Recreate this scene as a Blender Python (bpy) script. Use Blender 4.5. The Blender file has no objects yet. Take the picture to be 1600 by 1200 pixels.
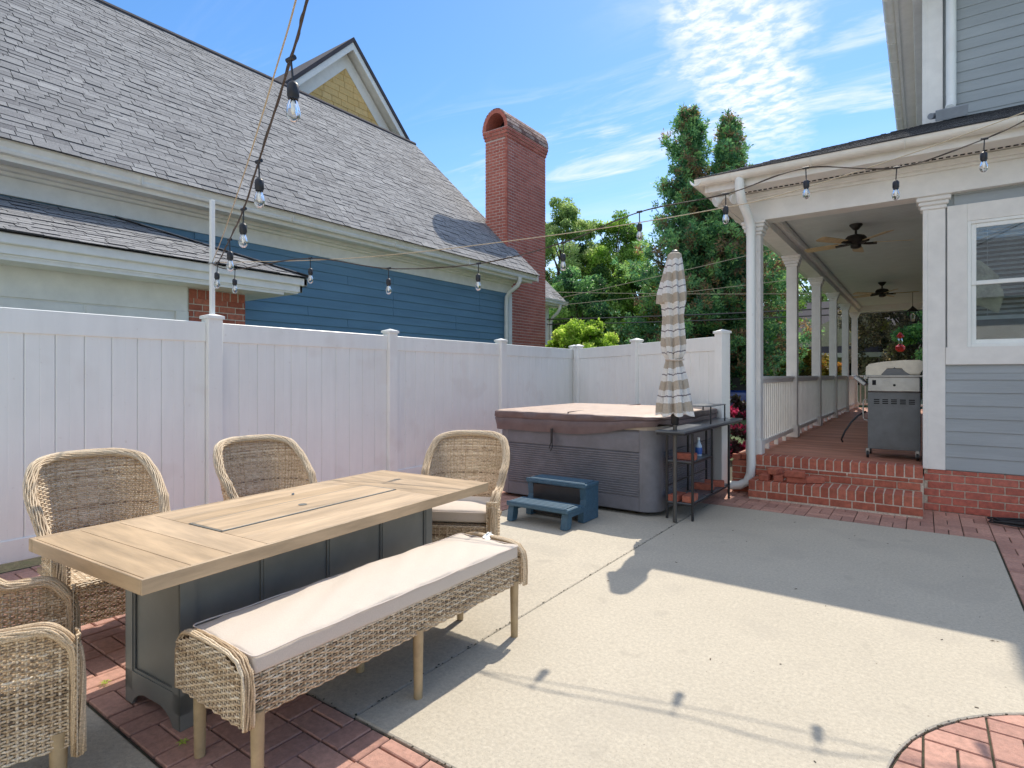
import bpy, math, random
import numpy as np
from mathutils import Vector, Matrix
random.seed(7); rng = np.random.default_rng(7)
PI = math.pi
sc = bpy.context.scene
col = sc.collection
# ------------------------------------------------------------------ camera, world, sun, exposure
TH = math.atan2(644, 900); EYE = 1.36
cd = bpy.data.cameras.new("camera"); cam = bpy.data.objects.new("camera", cd); col.objects.link(cam)
cd.sensor_width = 36; cd.lens = 36 * 900 / 1600; cd.shift_y = -14 / 1600
cd.clip_start = 0.05; cd.clip_end = 1000
cam.location = (0, 0, EYE); cam.rotation_euler = (PI / 2, 0, TH)
sc.camera = cam
SUN_EL = math.radians(52.6); SUN_AZ = math.radians(-9.6)      # azimuth from +Y, negative towards -X
sdir = Vector((math.sin(SUN_AZ) * math.cos(SUN_EL), math.cos(SUN_AZ) * math.cos(SUN_EL), math.sin(SUN_EL)))
sl = bpy.data.lights.new("sun", 'SUN'); sl.energy = 2.6; sl.angle = math.radians(0.55); sl.color = (1, 0.92, 0.79)
sun = bpy.data.objects.new("sun", sl); col.objects.link(sun)
sun.rotation_euler = sdir.to_track_quat('Z', 'Y').to_euler(); sun.location = (0, 0, 30)
sc.view_settings.view_transform = 'Standard'; sc.view_settings.look = 'None'
sc.view_settings.exposure = 0.84; sc.view_settings.gamma = 1
sc.view_settings.use_curve_mapping = False
W = bpy.data.worlds.new("World"); sc.world = W; W.use_nodes = True
def world():
    nt = W.node_tree; nt.nodes.clear(); L = nt.links.new
    def N(t, **k):
        n = nt.nodes.new(t)
        for a, b in k.items(): setattr(n, a, b)
        return n
    def math_(op, a, b=None, clamp=False):
        n = N('ShaderNodeMath', operation=op); n.use_clamp = clamp
        for i, v in enumerate((a, b)):
            if v is None: continue
            if isinstance(v, (int, float)): n.inputs[i].default_value = v
            else: L(v, n.inputs[i])
        return n.outputs[0]
    def smooth(x, a, b):
        n = N('ShaderNodeMapRange', interpolation_type='SMOOTHSTEP'); L(x, n.inputs[0])
        n.inputs[1].default_value = a; n.inputs[2].default_value = b
        return n.outputs[0]
    sky = N('ShaderNodeTexSky', sky_type='NISHITA'); sky.sun_disc = False
    sky.sun_elevation = SUN_EL; sky.sun_rotation = SUN_AZ; sky.altitude = 300
    sky.air_density = 1.0; sky.dust_density = 0.25; sky.ozone_density = 2.5
    bg = N('ShaderNodeBackground'); bg.inputs[1].default_value = 0.118
    hs = N('ShaderNodeHueSaturation'); hs.inputs['Saturation'].default_value = 1.22; L(sky.outputs[0], hs.inputs['Color'])
    L(hs.outputs[0], bg.inputs[0])
    tc = N('ShaderNodeTexCoord'); sx = N('ShaderNodeSeparateXYZ'); L(tc.outputs['Generated'], sx.inputs[0])
    dz = math_('MAXIMUM', sx.outputs[2], 0.03)
    px = math_('DIVIDE', sx.outputs[0], dz); py = math_('DIVIDE', sx.outputs[1], dz)
    cx = N('ShaderNodeCombineXYZ'); L(px, cx.inputs[0]); L(py, cx.inputs[1])
    def noise(vec, scale, detail, rough, dist=0):
        n = N('ShaderNodeTexNoise'); n.inputs['Scale'].default_value = scale; n.inputs['Detail'].default_value = detail
        n.inputs['Roughness'].default_value = rough; n.inputs['Distortion'].default_value = dist
        L(vec, n.inputs['Vector']); return n.outputs[0]
    # rippled altocumulus band
    xc = math_('ADD', math_('MULTIPLY', py, -0.13), -0.215)
    off = math_('ABSOLUTE', math_('SUBTRACT', px, xc))
    edge = math_('ADD', off, math_('MULTIPLY', math_('SUBTRACT', noise(cx.outputs[0], 5, 4, .6), .5), 0.34))
    edge = math_('SUBTRACT', edge, math_('MULTIPLY', math_('MAXIMUM', math_('SUBTRACT', 1.45, py), 0.0), 0.38))  # unseen spread of the band overhead, added to fill the shade
    band = math_('SUBTRACT', 1.0, smooth(edge, 0.09, 0.25))
    band = math_('MULTIPLY', band, math_('SUBTRACT', 1.0, smooth(py, 2.2, 3.2)))
    mp = N('ShaderNodeMapping'); mp.inputs['Rotation'].default_value = (0, 0, .5); mp.inputs['Scale'].default_value = (1.0, 1.25, 1)
    L(cx.outputs[0], mp.inputs[0])
    rip = smooth(noise(mp.outputs[0], 15, 7, .60, .25), 0.34, 0.64)
    c1 = math_('MULTIPLY', band, math_('ADD', math_('MULTIPLY', rip, 0.75), 0.22))
    # thin cirrus
    m2 = N('ShaderNodeMapping'); m2.inputs['Rotation'].default_value = (0, 0, -0.5); m2.inputs['Scale'].default_value = (0.55, 2.0, 1)
    L(cx.outputs[0], m2.inputs[0])
    ci = smooth(noise(m2.outputs[0], 1.7, 10, .62, .8), 0.46, 0.74)
    m3 = N('ShaderNodeMapping'); m3.inputs['Location'].default_value = (3.1, 1.7, 0); L(cx.outputs[0], m3.inputs[0])
    pat = smooth(noise(m3.outputs[0], 0.55, 2, .5), 0.34, 0.58)
    c2 = math_('MULTIPLY', math_('MULTIPLY', ci, pat), 0.85)
    # pale veil low over the horizon
    low = math_('MULTIPLY', math_('SUBTRACT', 1.0, smooth(sx.outputs[2], 0.05, 0.42)), smooth(noise(m2.outputs[0], .9, 6, .6), .3, .7))
    c3 = math_('MULTIPLY', low, 0.75)
    tot = math_('MAXIMUM', math_('MAXIMUM', c1, c2), c3)
    cb = N('ShaderNodeBackground'); cb.inputs[0].default_value = (0.93, 0.96, 1, 1); cb.inputs[1].default_value = 0.66
    mx = N('ShaderNodeMixShader'); L(tot, mx.inputs[0]); L(bg.outputs[0], mx.inputs[1]); L(cb.outputs[0], mx.inputs[2])
    out = N('ShaderNodeOutputWorld'); L(mx.outputs[0], out.inputs[0])
world()

# ------------------------------------------------------------------ materials
def M(name, c1, c2=None, rough=.6, ns=12, namt=.12, bump=0, bs=150, metal=0, tint=False, ramp=None,
      spots=None, trans=0, spec=.5, big=0, stretch=None, coat=0):
    m = bpy.data.materials.new(name); m.use_nodes = True; nt = m.node_tree; L = nt.links.new
    b = nt.nodes['Principled BSDF']; b.inputs['Roughness'].default_value = rough; b.inputs['Metallic'].default_value = metal
    b.inputs['Specular IOR Level'].default_value = spec
    if coat: b.inputs['Coat Weight'].default_value = coat; b.inputs['Coat Roughness'].default_value = .25
    geo = nt.nodes.new('ShaderNodeNewGeometry'); vec = geo.outputs['Position']
    if stretch:
        mp = nt.nodes.new('ShaderNodeMapping'); mp.inputs['Scale'].default_value = stretch; L(vec, mp.inputs[0]); vec = mp.outputs[0]
    def noise(s, d=4, r=.6, v=None):
        n = nt.nodes.new('ShaderNodeTexNoise'); n.inputs['Scale'].default_value = s; n.inputs['Detail'].default_value = d
        n.inputs['Roughness'].default_value = r; L(v or vec, n.inputs['Vector']); return n.outputs[0]
    def mixc(f, a, bb, bt='MIX'):
        n = nt.nodes.new('ShaderNodeMix'); n.data_type = 'RGBA'; n.blend_type = bt
        for i, v in ((0, f), (6, a), (7, bb)):
            if isinstance(v, (int, float)): n.inputs[i].default_value = v
            elif isinstance(v, tuple): n.inputs[i].default_value = (*v, 1)
            else: L(v, n.inputs[i])
        return n.outputs[2]
    def mr(x, a, bb, c, d):
        n = nt.nodes.new('ShaderNodeMapRange'); L(x, n.inputs[0])
        for i, v in enumerate((a, bb, c, d)): n.inputs[i + 1].default_value = v
        return n.outputs[0]
    c2 = c2 or c1
    if tint or ramp:
        at = nt.nodes.new('ShaderNodeAttribute'); at.attribute_name = 'tint'; fac = at.outputs['Fac']
    else: fac = mr(noise(ns * .6, 5), .3, .7, 0, 1)
    if ramp:
        cr = nt.nodes.new('ShaderNodeValToRGB'); L(fac, cr.inputs[0]); e = cr.color_ramp.elements
        for i, (p, c) in enumerate(ramp['stops']):
            if i > 1: e.new(p)
            e[i].position = p; e[i].color = (*c, 1)
        if ramp.get('const'): cr.color_ramp.interpolation = 'CONSTANT'
        c = cr.outputs[0]
    else: c = mixc(fac, c1, c2)
    n1 = noise(ns, 6)
    c = mixc(1.0, c, mr_col(nt, L, n1, 1 - namt * 1.6, 1 + namt * 1.6), 'MULTIPLY') if namt else c
    if big:
        n2 = noise(.9, 5, .65, geo.outputs['Position'])
        c = mixc(1.0, c, mr_col(nt, L, n2, 1 - big, 1 + big), 'MULTIPLY')
    if spots:                                       # (scale, threshold, colour, amount)
        for s, th, cc, amt in spots:
            v = nt.nodes.new('ShaderNodeTexNoise'); v.inputs['Scale'].default_value = s; v.inputs['Detail'].default_value = 2
            L(geo.outputs['Position'], v.inputs['Vector'])
            c = mixc(mr(v.outputs[0], th, th + .06, 0, amt), c, cc)
    L(c, b.inputs['Base Color'])
    if bump:
        bn = nt.nodes.new('ShaderNodeBump'); bn.inputs['Strength'].default_value = bump; bn.inputs['Distance'].default_value = .01
        L(noise(bs, 5, .7), bn.inputs['Height']); L(bn.outputs[0], b.inputs['Normal'])
    rr = nt.nodes.new('ShaderNodeMapRange'); L(n1, rr.inputs[0]); rr.inputs[3].default_value = max(rough - .1, .02); rr.inputs[4].default_value = min(rough + .1, 1)
    if rough > .15: L(rr.outputs[0], b.inputs['Roughness'])
    if trans:
        tr = nt.nodes.new('ShaderNodeBsdfTranslucent'); L(c, tr.inputs[0])
        ms = nt.nodes.new('ShaderNodeMixShader'); ms.inputs[0].default_value = trans
        L(b.outputs[0], ms.inputs[1]); L(tr.outputs[0], ms.inputs[2])
        L(ms.outputs[0], nt.nodes['Material Output'].inputs[0])
    return m
def mr_col(nt, L, x, lo, hi):
    n = nt.nodes.new('ShaderNodeMapRange'); L(x, n.inputs[0]); n.inputs[1].default_value = .3; n.inputs[2].default_value = .7
    n.inputs[3].default_value = lo; n.inputs[4].default_value = hi; n.clamp = True
    return n.outputs[0]

m_conc = M('concrete', (.50, .445, .355), (.545, .49, .395), .88, 60, .09, .35, 160, big=.055,
           spots=[(140, .62, (.28, .24, .19), .5), (190, .62, (.74, .70, .61), .45), (46, .72, (.17, .13, .10), .8), (1.7, .56, (.40, .36, .30), .22), (5.5, .66, (.36, .32, .26), .3)])
m_sand = M('joint_sand', (.085, .07, .05), (.05, .055, .03), .95, 30, .3, .5, 200)
m_paver = M('red_paver', (.44, .235, .185), (.62, .345, .265), .85, 40, .12, .5, 260, tint=True, big=.16,
            spots=[(420, .63, (.62, .44, .38), .7), (260, .68, (.12, .06, .05), .6)])
m_brick = M('clay_brick', (.36, .10, .062), (.50, .165, .105), .85, 25, .16, .2, 130, tint=True, big=.08, spots=[(120, .68, (.13, .035, .02), .6)])
m_brickd = M('old_brick', (.44, .12, .085), (.56, .18, .13), .85, 25, .16, .5, 130, tint=True, big=.12, spots=[(90, .68, (.09, .03, .025), .6)])
m_brickcap = M('weathered_brick', (.16, .07, .06), (.52, .38, .33), .9, 25, .2, .5, 130, tint=True)
m_mortar = M('mortar', (.60, .52, .42), (.68, .60, .50), .95, 60, .15, .4, 200)
m_mortard = M('chimney_mortar', (.72, .58, .52), (.62, .48, .42), .95, 60, .15, .4, 200)
m_vinyl = M('white_vinyl', (.885, .905, .88), (.86, .88, .855), .38, 3, .02, .04, 40, big=.035, spots=[(2.2, .62, (.78, .76, .72), .35), (26, .70, (.66, .64, .60), .35)], stretch=(4, 4, .5))
m_white = M('white_paint', (.85, .83, .79), (.81, .79, .75), .5, 6, .04, .06, 60, big=.05)
m_cream = M('cream_paint', (.87, .85, .80), (.83, .81, .755), .55, 6, .04, .06, 60, big=.05)
m_gutter = M('gutter_white', (.86, .84, .78), (.80, .77, .70), .35, 5, .05, .02, 50, big=.06)
m_blue = M('blue_siding', (.12, .235, .33), (.14, .26, .36), .6, 9, .06, .25, 60, big=.05, stretch=(1, .12, 1))
m_gray = M('grey_siding', (.35, .385, .405), (.375, .41, .43), .6, 9, .05, .25, 60, big=.05, stretch=(.12, 1, 1))
m_grayd = M('grey_trim', (.30, .325, .36), None, .6, 9, .05)
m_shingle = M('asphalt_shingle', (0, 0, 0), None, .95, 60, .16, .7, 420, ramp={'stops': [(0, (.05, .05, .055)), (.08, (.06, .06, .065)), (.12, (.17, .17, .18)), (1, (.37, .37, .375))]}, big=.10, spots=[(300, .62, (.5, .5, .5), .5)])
m_felt = M('roof_felt', (.045, .047, .052), None, .95)
m_dark = M('dark_void', (.012, .012, .014), None, .9)
m_yel = M('yellow_shingle', (.70, .45, .16), (.78, .53, .22), .7, 20, .08, .2, 80, tint=True)
m_deck = M('deck_board', (.42, .17, .11), (.54, .25, .17), .6, 25, .2, .25, 50, tint=True, stretch=(.15, 1, 1), big=.12)
m_ceil = M('porch_ceiling', (.66, .70, .70), (.62, .66, .66), .5, 6, .03)
m_top = M('table_plank', (.47, .335, .20), (.58, .43, .28), .45, 18, .17, .12, 90, tint=True, stretch=(1, .12, 1))
m_topx = M('table_cross_plank', (.47, .335, .20), (.58, .43, .28), .45, 18, .17, .12, 90, tint=True, stretch=(.12, 1, 1))
m_base = M('grey_metal_base', (.21, .215, .20), (.23, .235, .22), .42, 8, .05, .03, 300, metal=.2)
m_leg = M('wood_tone_leg', (.40, .29, .16), (.45, .33, .19), .5, 20, .1, .05, 60)
m_wick = M('wicker', (.24, .17, .105), (.62, .51, .37), .55, 260, .3, 0, 0, ramp={'stops': [(0, (.17, .115, .07)), (.3, (.44, .31, .185)), (.65, (.67, .525, .355)), (1, (.80, .69, .53))]})
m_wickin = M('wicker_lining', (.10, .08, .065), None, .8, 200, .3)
m_cush = M('beige_fabric', (.66, .575, .49), (.69, .605, .52), .9, 300, .05, .35, 700)
m_pipe = M('fabric_piping', (.66, .57, .50), None, .9, 300, .05)
m_tub = M('tub_panel', (.16, .16, .18), (.19, .185, .205), .42, 7, .10, .08, 90)
m_cover_sheen = M('tub_cover_sheen', (.56, .42, .33), (.60, .46, .37), .42, 9, .07, .25, 300)  # cover brown lightened to paint in the sun sheen on top
m_cover_shade = M('tub_cover_shade', (.15, .105, .105), (.17, .12, .118), .42, 9, .1, .25, 300)  # same brown darkened to paint in the shade on the skirt
m_tubrim = M('tub_shell', (.5, .42, .34), (.36, .30, .24), .4)
m_bluepl = M('blue_grey_plastic', (.042, .10, .155), (.055, .125, .185), .5, 30, .10, .3, 300)
m_black = M('black_metal', (.018, .019, .022), (.026, .027, .03), .4, 20, .1)
m_mat = M('grey_top', (.10, .115, .13), (.13, .145, .16), .3, 6, .08)
m_umbf = M('umbrella_fabric', (0, 0, 0), None, .9, 60, .06, .2, 200, ramp={'const': True, 'stops': [(0, (.52, .45, .365)), (.40, (.82, .80, .77)), (.66, (.20, .18, .20)), (.71, (.82, .80, .77)), (.99, (.52, .45, .365))]}, trans=.12)
m_pole = M('bronze_pole', (.10, .095, .09), None, .35, 20, .08, metal=.4)
m_steel = M('grill_steel', (.30, .31, .32), (.36, .37, .37), .33, 6, .12, .03, 40, metal=.75)
m_grillg = M('grill_cabinet', (.13, .145, .155), (.15, .165, .175), .42, 6, .12)
m_hood = M('grill_hood', (.66, .63, .54), (.55, .52, .44), .38, 7, .10, metal=.25)
m_rub = M('black_rubber', (.02, .02, .022), None, .6)
m_socket = M('bulb_socket', (.02, .022, .03), None, .45)
m_cord = M('brown_cord', (.055, .04, .035), (.08, .06, .05), .6)
m_rope = M('cream_rope', (.55, .46, .33), None, .8, 200, .2)
m_bark = M('bark', (.10, .075, .055), (.15, .12, .09), .9, 12, .3, .8, 30)
m_lawn = M('lawn', (.06, .10, .03), (.09, .13, .045), .95, 8, .3, .5, 30)
m_fanb = M('fan_blade', (.50, .36, .19), (.56, .42, .24), .45, 15, .15)
m_bronze = M('dark_bronze', (.035, .03, .026), None, .4, metal=.5)
m_red = M('red_plastic', (.55, .015, .02), None, .3)
m_blind = M('blind_slat', (.66, .68, .68), None, .5)
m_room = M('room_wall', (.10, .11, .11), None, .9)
m_curt = M('pale_reflection', (.62, .58, .42), (.48, .45, .34), .8, 9, .3)
m_darkroof = M('far_shingle', (.055, .05, .06), (.09, .08, .09), .9, 3, .15, tint=True)
m_farwall = M('far_wall', (.55, .50, .38), None, .8)
m_carb = M('blue_car_paint', (.01, .05, .30), None, .2, coat=.5)
def leafmat(name, stops, tr=.38):
    return M(name, (0, 0, 0), None, .5, 3, .18, ramp={'stops': stops}, trans=tr + .12)
lf_mid = leafmat('leaf_mid', [(0, (.06, .14, .04)), (.5, (.34, .56, .10)), (1, (.70, .84, .22))], .5)
lf_pale = leafmat('leaf_pale', [(0, (.08, .17, .06)), (.5, (.42, .58, .18)), (1, (.76, .84, .40))], .5)
lf_dark = leafmat('leaf_dark', [(0, (.04, .12, .06)), (.5, (.20, .42, .14)), (1, (.50, .72, .20))], .45)
lf_lime = leafmat('leaf_lime', [(0, (.14, .28, .03)), (.5, (.46, .68, .09)), (1, (.72, .84, .2))], .5)
lf_gold = leafmat('leaf_gold', [(0, (.09, .09, .015)), (.5, (.28, .24, .03)), (.8, (.45, .30, .04)), (1, (.5, .18, .05))], .4)
lf_dusk = leafmat('leaf_dusk', [(0, (.05, .08, .05)), (.5, (.22, .18, .12)), (.8, (.42, .33, .17)), (1, (.5, .52, .18))], .4)
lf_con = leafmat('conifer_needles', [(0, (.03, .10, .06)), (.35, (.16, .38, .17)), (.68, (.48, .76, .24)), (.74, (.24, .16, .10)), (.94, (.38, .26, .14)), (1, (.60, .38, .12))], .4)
lf_flower = leafmat('flower_leaf', [(0, (.03, .03, .02)), (.45, (.09, .03, .05)), (.62, (.45, .02, .10)), (1, (.75, .08, .20))], .3)
def glass(name, rough=0, tint=(1, 1, 1)):
    m = bpy.data.materials.new(name); m.use_nodes = True; b = m.node_tree.nodes['Principled BSDF']
    b.inputs['Base Color'].default_value = (*tint, 1); b.inputs['Roughness'].default_value = rough; b.inputs['Transmission Weight'].default_value = 1
    b.inputs['IOR'].default_value = 1.25
    return m
m_bulb = glass('bulb_glass')
def pane_mat():
    m = bpy.data.materials.new('window_glass'); m.use_nodes = True; nt = m.node_tree
    g = nt.nodes.new('ShaderNodeBsdfGlossy'); g.inputs['Roughness'].default_value = .01; g.inputs['Color'].default_value = (.9, .93, .95, 1)
    t = nt.nodes.new('ShaderNodeBsdfTransparent'); t.inputs[0].default_value = (.80, .86, .88, 1)
    f = nt.nodes.new('ShaderNodeFresnel'); f.inputs[0].default_value = 1.9
    x = nt.nodes.new('ShaderNodeMixShader'); L = nt.links.new
    L(f.outputs[0], x.inputs[0]); L(t.outputs[0], x.inputs[1]); L(g.outputs[0], x.inputs[2])
    L(x.outputs[0], nt.nodes['Material Output'].inputs[0]); return m
m_pane = pane_mat()

# ------------------------------------------------------------------ mesh helpers
CB_F = None
def cbox_data(hx, hy, hz, b):
    V = []
    sg = [(i, j, k) for i in (-1, 1) for j in (-1, 1) for k in (-1, 1)]
    for i, j, k in sg:
        V += [(i * hx, j * (hy - b), k * (hz - b)), (i * (hx - b), j * hy, k * (hz - b)), (i * (hx - b), j * (hy - b), k * hz)]
    global CB_F
    if CB_F is None:
        idx = {s: n for n, s in enumerate(sg)}; F = []
        def key(d): return idx[(d[0], d[1], d[2])]
        for a in range(3):
            o = [x for x in range(3) if x != a]
            for s in (-1, 1):
                q = []
                for p, r in ((-1, -1), (1, -1), (1, 1), (-1, 1)):
                    d = [0] * 3; d[a] = s; d[o[0]] = p; d[o[1]] = r; q.append(3 * key(d) + a)
                F.append(q)
            for p in (-1, 1):
                for r in (-1, 1):
                    d = [0] * 3; d[o[0]] = p; d[o[1]] = r; d[a] = -1; k0 = key(d); d[a] = 1; k1 = key(d)
                    F.append([3 * k0 + o[0], 3 * k1 + o[0], 3 * k1 + o[1], 3 * k0 + o[1]])
        for n in range(8): F.append([3 * n, 3 * n + 1, 3 * n + 2])
        A = [Vector(v) for v in V]
        for q in F:
            c = sum((A[i] for i in q), Vector()) / len(q)
            if (A[q[1]] - A[q[0]]).cross(A[q[2]] - A[q[0]]).dot(c) < 0: q.reverse()
        CB_F = F
    return V, CB_F
BOXF = [(0, 1, 3, 2), (4, 6, 7, 5), (0, 4, 5, 1), (2, 3, 7, 6), (0, 2, 6, 4), (1, 5, 7, 3)]
class MB:
    def __init__(s): s.v = []; s.f = []; s.t = []
    def add(s, V, F, t=.5):
        n = len(s.v); s.v.extend(V)
        for q in F: s.f.append([i + n for i in q]); s.t.append(t)
        return s
    def box(s, x0, x1, y0, y1, z0, z1, t=.5):
        V = [(x, y, z) for x in (x0, x1) for y in (y0, y1) for z in (z0, z1)]
        return s.add(V, BOXF, t)
    def cb(s, x0, x1, y0, y1, z0, z1, b=.004, t=.5):
        V, F = cbox_data((x1 - x0) / 2, (y1 - y0) / 2, (z1 - z0) / 2, b)
        c = ((x0 + x1) / 2, (y0 + y1) / 2, (z0 + z1) / 2)
        return s.add([(a + c[0], bb + c[1], cc + c[2]) for a, bb, cc in V], F, t)
    def ob(s, c, R, d, t=.5, b=0):
        if b: V, F = cbox_data(d[0] / 2, d[1] / 2, d[2] / 2, b)
        else:
            V = [(x * d[0] / 2, y * d[1] / 2, z * d[2] / 2) for x in (-1, 1) for y in (-1, 1) for z in (-1, 1)]; F = BOXF
        c = Vector(c); return s.add([tuple(c + R @ Vector(v)) for v in V], F, t)
    def tube(s, P, r, n=8, closed=False, caps=True, t=.5, rn=None, sq=1):
        P = [Vector(p) for p in P]; m = len(P); base = len(s.v)
        if not isinstance(r, (list, tuple)): r = [r] * m
        prev = None
        for i, p in enumerate(P):
            a = P[(i + 1) % m] if (closed or i < m - 1) else P[i]; b = P[i - 1] if (closed or i > 0) else P[i]
            T = (a - b).normalized()
            if prev is None:
                u = Vector((0, 0, 1)) if abs(T.z) < .9 else Vector((1, 0, 0)); u = (u - T * u.dot(T)).normalized()
            else:
                u = prev - T * prev.dot(T); u = u.normalized() if u.length > 1e-6 else prev
            prev = u; w = T.cross(u)
            for k in range(n):
                a_ = 2 * PI * (k + .5) / n; s.v.append(tuple(p + (u * math.cos(a_) + w * math.sin(a_) * sq) * r[i]))
        for i in range(m if closed else m - 1):
            j = (i + 1) % m
            for k in range(n):
                l = (k + 1) % n
                s.f.append([base + i * n + k, base + i * n + l, base + j * n + l, base + j * n + k]); s.t.append(t)
        if caps and not closed:
            s.f.append([base + k for k in range(n)][::-1]); s.t.append(t)
            s.f.append([base + (m - 1) * n + k for k in range(n)]); s.t.append(t)
        return s
    def cyl(s, p0, p1, r0, r1=None, n=16, t=.5): return s.tube([p0, p1], [r0, r0 if r1 is None else r1], n, t=t)
    def lathe(s, prof, c=(0, 0, 0), n=20, t=.5):
        base = len(s.v); m = len(prof)
        for r, z in prof:
            for k in range(n): a = 2 * PI * k / n; s.v.append((c[0] + r * math.cos(a), c[1] + r * math.sin(a), c[2] + z))
        for i in range(m - 1):
            for k in range(n):
                l = (k + 1) % n; s.f.append([base + i * n + k, base + i * n + l, base + (i + 1) * n + l, base + (i + 1) * n + k]); s.t.append(t)
        s.f.append([base + k for k in range(n)][::-1]); s.t.append(t); s.f.append([base + (m - 1) * n + k for k in range(n)]); s.t.append(t)
        return s
    def prism(s, poly, f0, f1, t=.5):               # f0/f1 map (a,b)->xyz
        n = len(poly); base = len(s.v)
        s.v += [tuple(f0(*p)) for p in poly] + [tuple(f1(*p)) for p in poly]
        s.f.append([base + i for i in range(n)][::-1]); s.t.append(t); s.f.append([base + n + i for i in range(n)]); s.t.append(t)
        for i in range(n):
            j = (i + 1) % n; s.f.append([base + i, base + j, base + n + j, base + n + i]); s.t.append(t)
        return s
    def rbox(s, c, d, r, n=6, fn=None, t=.5):
        base = len(s.v); hx, hy, hz = d[0] / 2, d[1] / 2, d[2] / 2
        nx, ny, nz = [max(2, int(n * x / min(d) * .5) if n > 3 else n) for x in d]; nx = min(nx, 60); ny = min(ny, 60)
        idx = {}
        def vert(p):
            k = tuple(round(q, 5) for q in p)
            if k in idx: return idx[k]
            q = Vector([max(-h + r, min(h - r, a)) for a, h in zip(p, (hx, hy, hz))]); dd = Vector(p) - q
            w = q + (dd.normalized() * r if dd.length > 1e-9 else Vector())
            if fn: w = fn(w, hx, hy, hz)
            idx[k] = len(s.v); s.v.append(tuple(w + Vector(c))); return idx[k]
        def line(h, m):
            a = [-h, -h + r * .3, -h + r * .65] + [-h + r + (2 * h - 2 * r) * i / m for i in range(m + 1)] + [h - r * .65, h - r * .3, h]; return a
        ax = [line(hx, nx), line(hy, ny), line(hz, 1 if hz - r < .003 else nz)]
        hh = (hx, hy, hz)
        for a in range(3):
            o = [(a + 1) % 3, (a + 2) % 3]
            for sg in (-1, 1):
                for i in range(len(ax[o[0]]) - 1):
                    for j in range(len(ax[o[1]]) - 1):
                        q = []
                        for di, dj in ((0, 0), (1, 0), (1, 1), (0, 1)):
                            p = [0, 0, 0]; p[a] = sg * hh[a]; p[o[0]] = ax[o[0]][i + di]; p[o[1]] = ax[o[1]][j + dj]; q.append(vert(p))
                        if sg < 0: q.reverse()
                        if len(set(q)) > 2: s.f.append(q); s.t.append(t)
        return s
def mesh_of(name, mb, mat, smooth=False):
    me = bpy.data.meshes.new(name); me.from_pydata([tuple(v) for v in mb.v], [], mb.f); me.materials.append(mat)
    a = me.attributes.new('tint', 'FLOAT', 'FACE'); a.data.foreach_set('value', np.array(mb.t, dtype=np.float32))
    if smooth:
        me.shade_smooth()
        if smooth != True: me.set_sharp_from_angle(angle=math.radians(smooth))
    me.update(); return me
WL = {}
def mk(name, mb, mat, parent=None, smooth=False, world=False, kind=None):
    o = bpy.data.objects.new(name, mesh_of(name, mb, mat, smooth)); col.objects.link(o)
    if parent is not None:
        o.parent = parent
        if world: o.location = -WL.get(parent, Vector())
        WL[o] = WL.get(parent, Vector()) + o.location
    else: WL[o] = Vector()
    if kind: o['kind'] = kind
    return o
def tag(o, label, cat, group=None):
    o['label'] = label; o['category'] = cat
    if group: o['group'] = group
    return o
def thing(name, label, cat, loc=(0, 0, 0), rz=0, group=None):
    o = bpy.data.objects.new(name, None); col.objects.link(o); o.location = loc; o.rotation_euler = (0, 0, rz)
    o.empty_display_size = .2; WL[o] = Vector(loc); return tag(o, label, cat, group)
def copy_tree(o, parent=None):
    c = o.copy(); col.objects.link(c); c.parent = parent
    for ch in list(o.children): copy_tree(ch, c)
    return c
def visible_size(c, d):
    s_, c_ = math.sin(TH), math.cos(TH); dep = -s_ * c[0] + c_ * c[1]
    if dep < .3: return 0
    px = 800 + 900 * (c_ * c[0] + s_ * c[1]) / dep; py = 586 - 900 * (c[2] - EYE) / dep
    m = sorted(d)[1] * sorted(d)[2] / (dep * dep)
    return m if (-30 < px < 1630 and -30 < py < 1230) else m * 1e-4
PC = {}
def pieces(name, mat, items, root, limit=300, bev=.003, rest='', far_box=True):
    """items: (centre, R 3x3 or None, dims, tint, parent). The largest in view become objects, the rest one stuff mesh."""
    items = sorted(items, key=lambda i: -visible_size(i[0], i[2]))
    for c, R, d, t, par in items[:limit]:
        tq = round(t * 7) / 7; key = (mat.name, tuple(round(x, 3) for x in d), tq, bev)
        if key not in PC:
            mb = MB(); mb.ob((0, 0, 0), Matrix.Identity(3), key[1], tq, bev)
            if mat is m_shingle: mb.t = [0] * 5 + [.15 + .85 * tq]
            PC[key] = mesh_of(name, mb, mat)
        o = bpy.data.objects.new(name, PC[key]); col.objects.link(o); o.parent = par
        c = Vector(c) - WL.get(par, Vector()); mw = (R.to_4x4() if R else Matrix.Identity(4)); mw.translation = c; o.matrix_local = mw
    r = items[limit:]
    if r:
        mb = MB(); I = Matrix.Identity(3)
        for c, R, d, t, par in r:
            mb.ob(c, R or I, d, t, 0)
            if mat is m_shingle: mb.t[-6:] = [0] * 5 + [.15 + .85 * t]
        o = mk(rest or name, mb, mat, root, world=True); o['kind'] = 'stuff'
def RM(x, y, z):                                    # matrix from column vectors
    return Matrix((x, y, z)).transposed()
X_, Y_, Z_ = Vector((1, 0, 0)), Vector((0, 1, 0)), Vector((0, 0, 1))
def rj(a): return random.uniform(-a, a)
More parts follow.
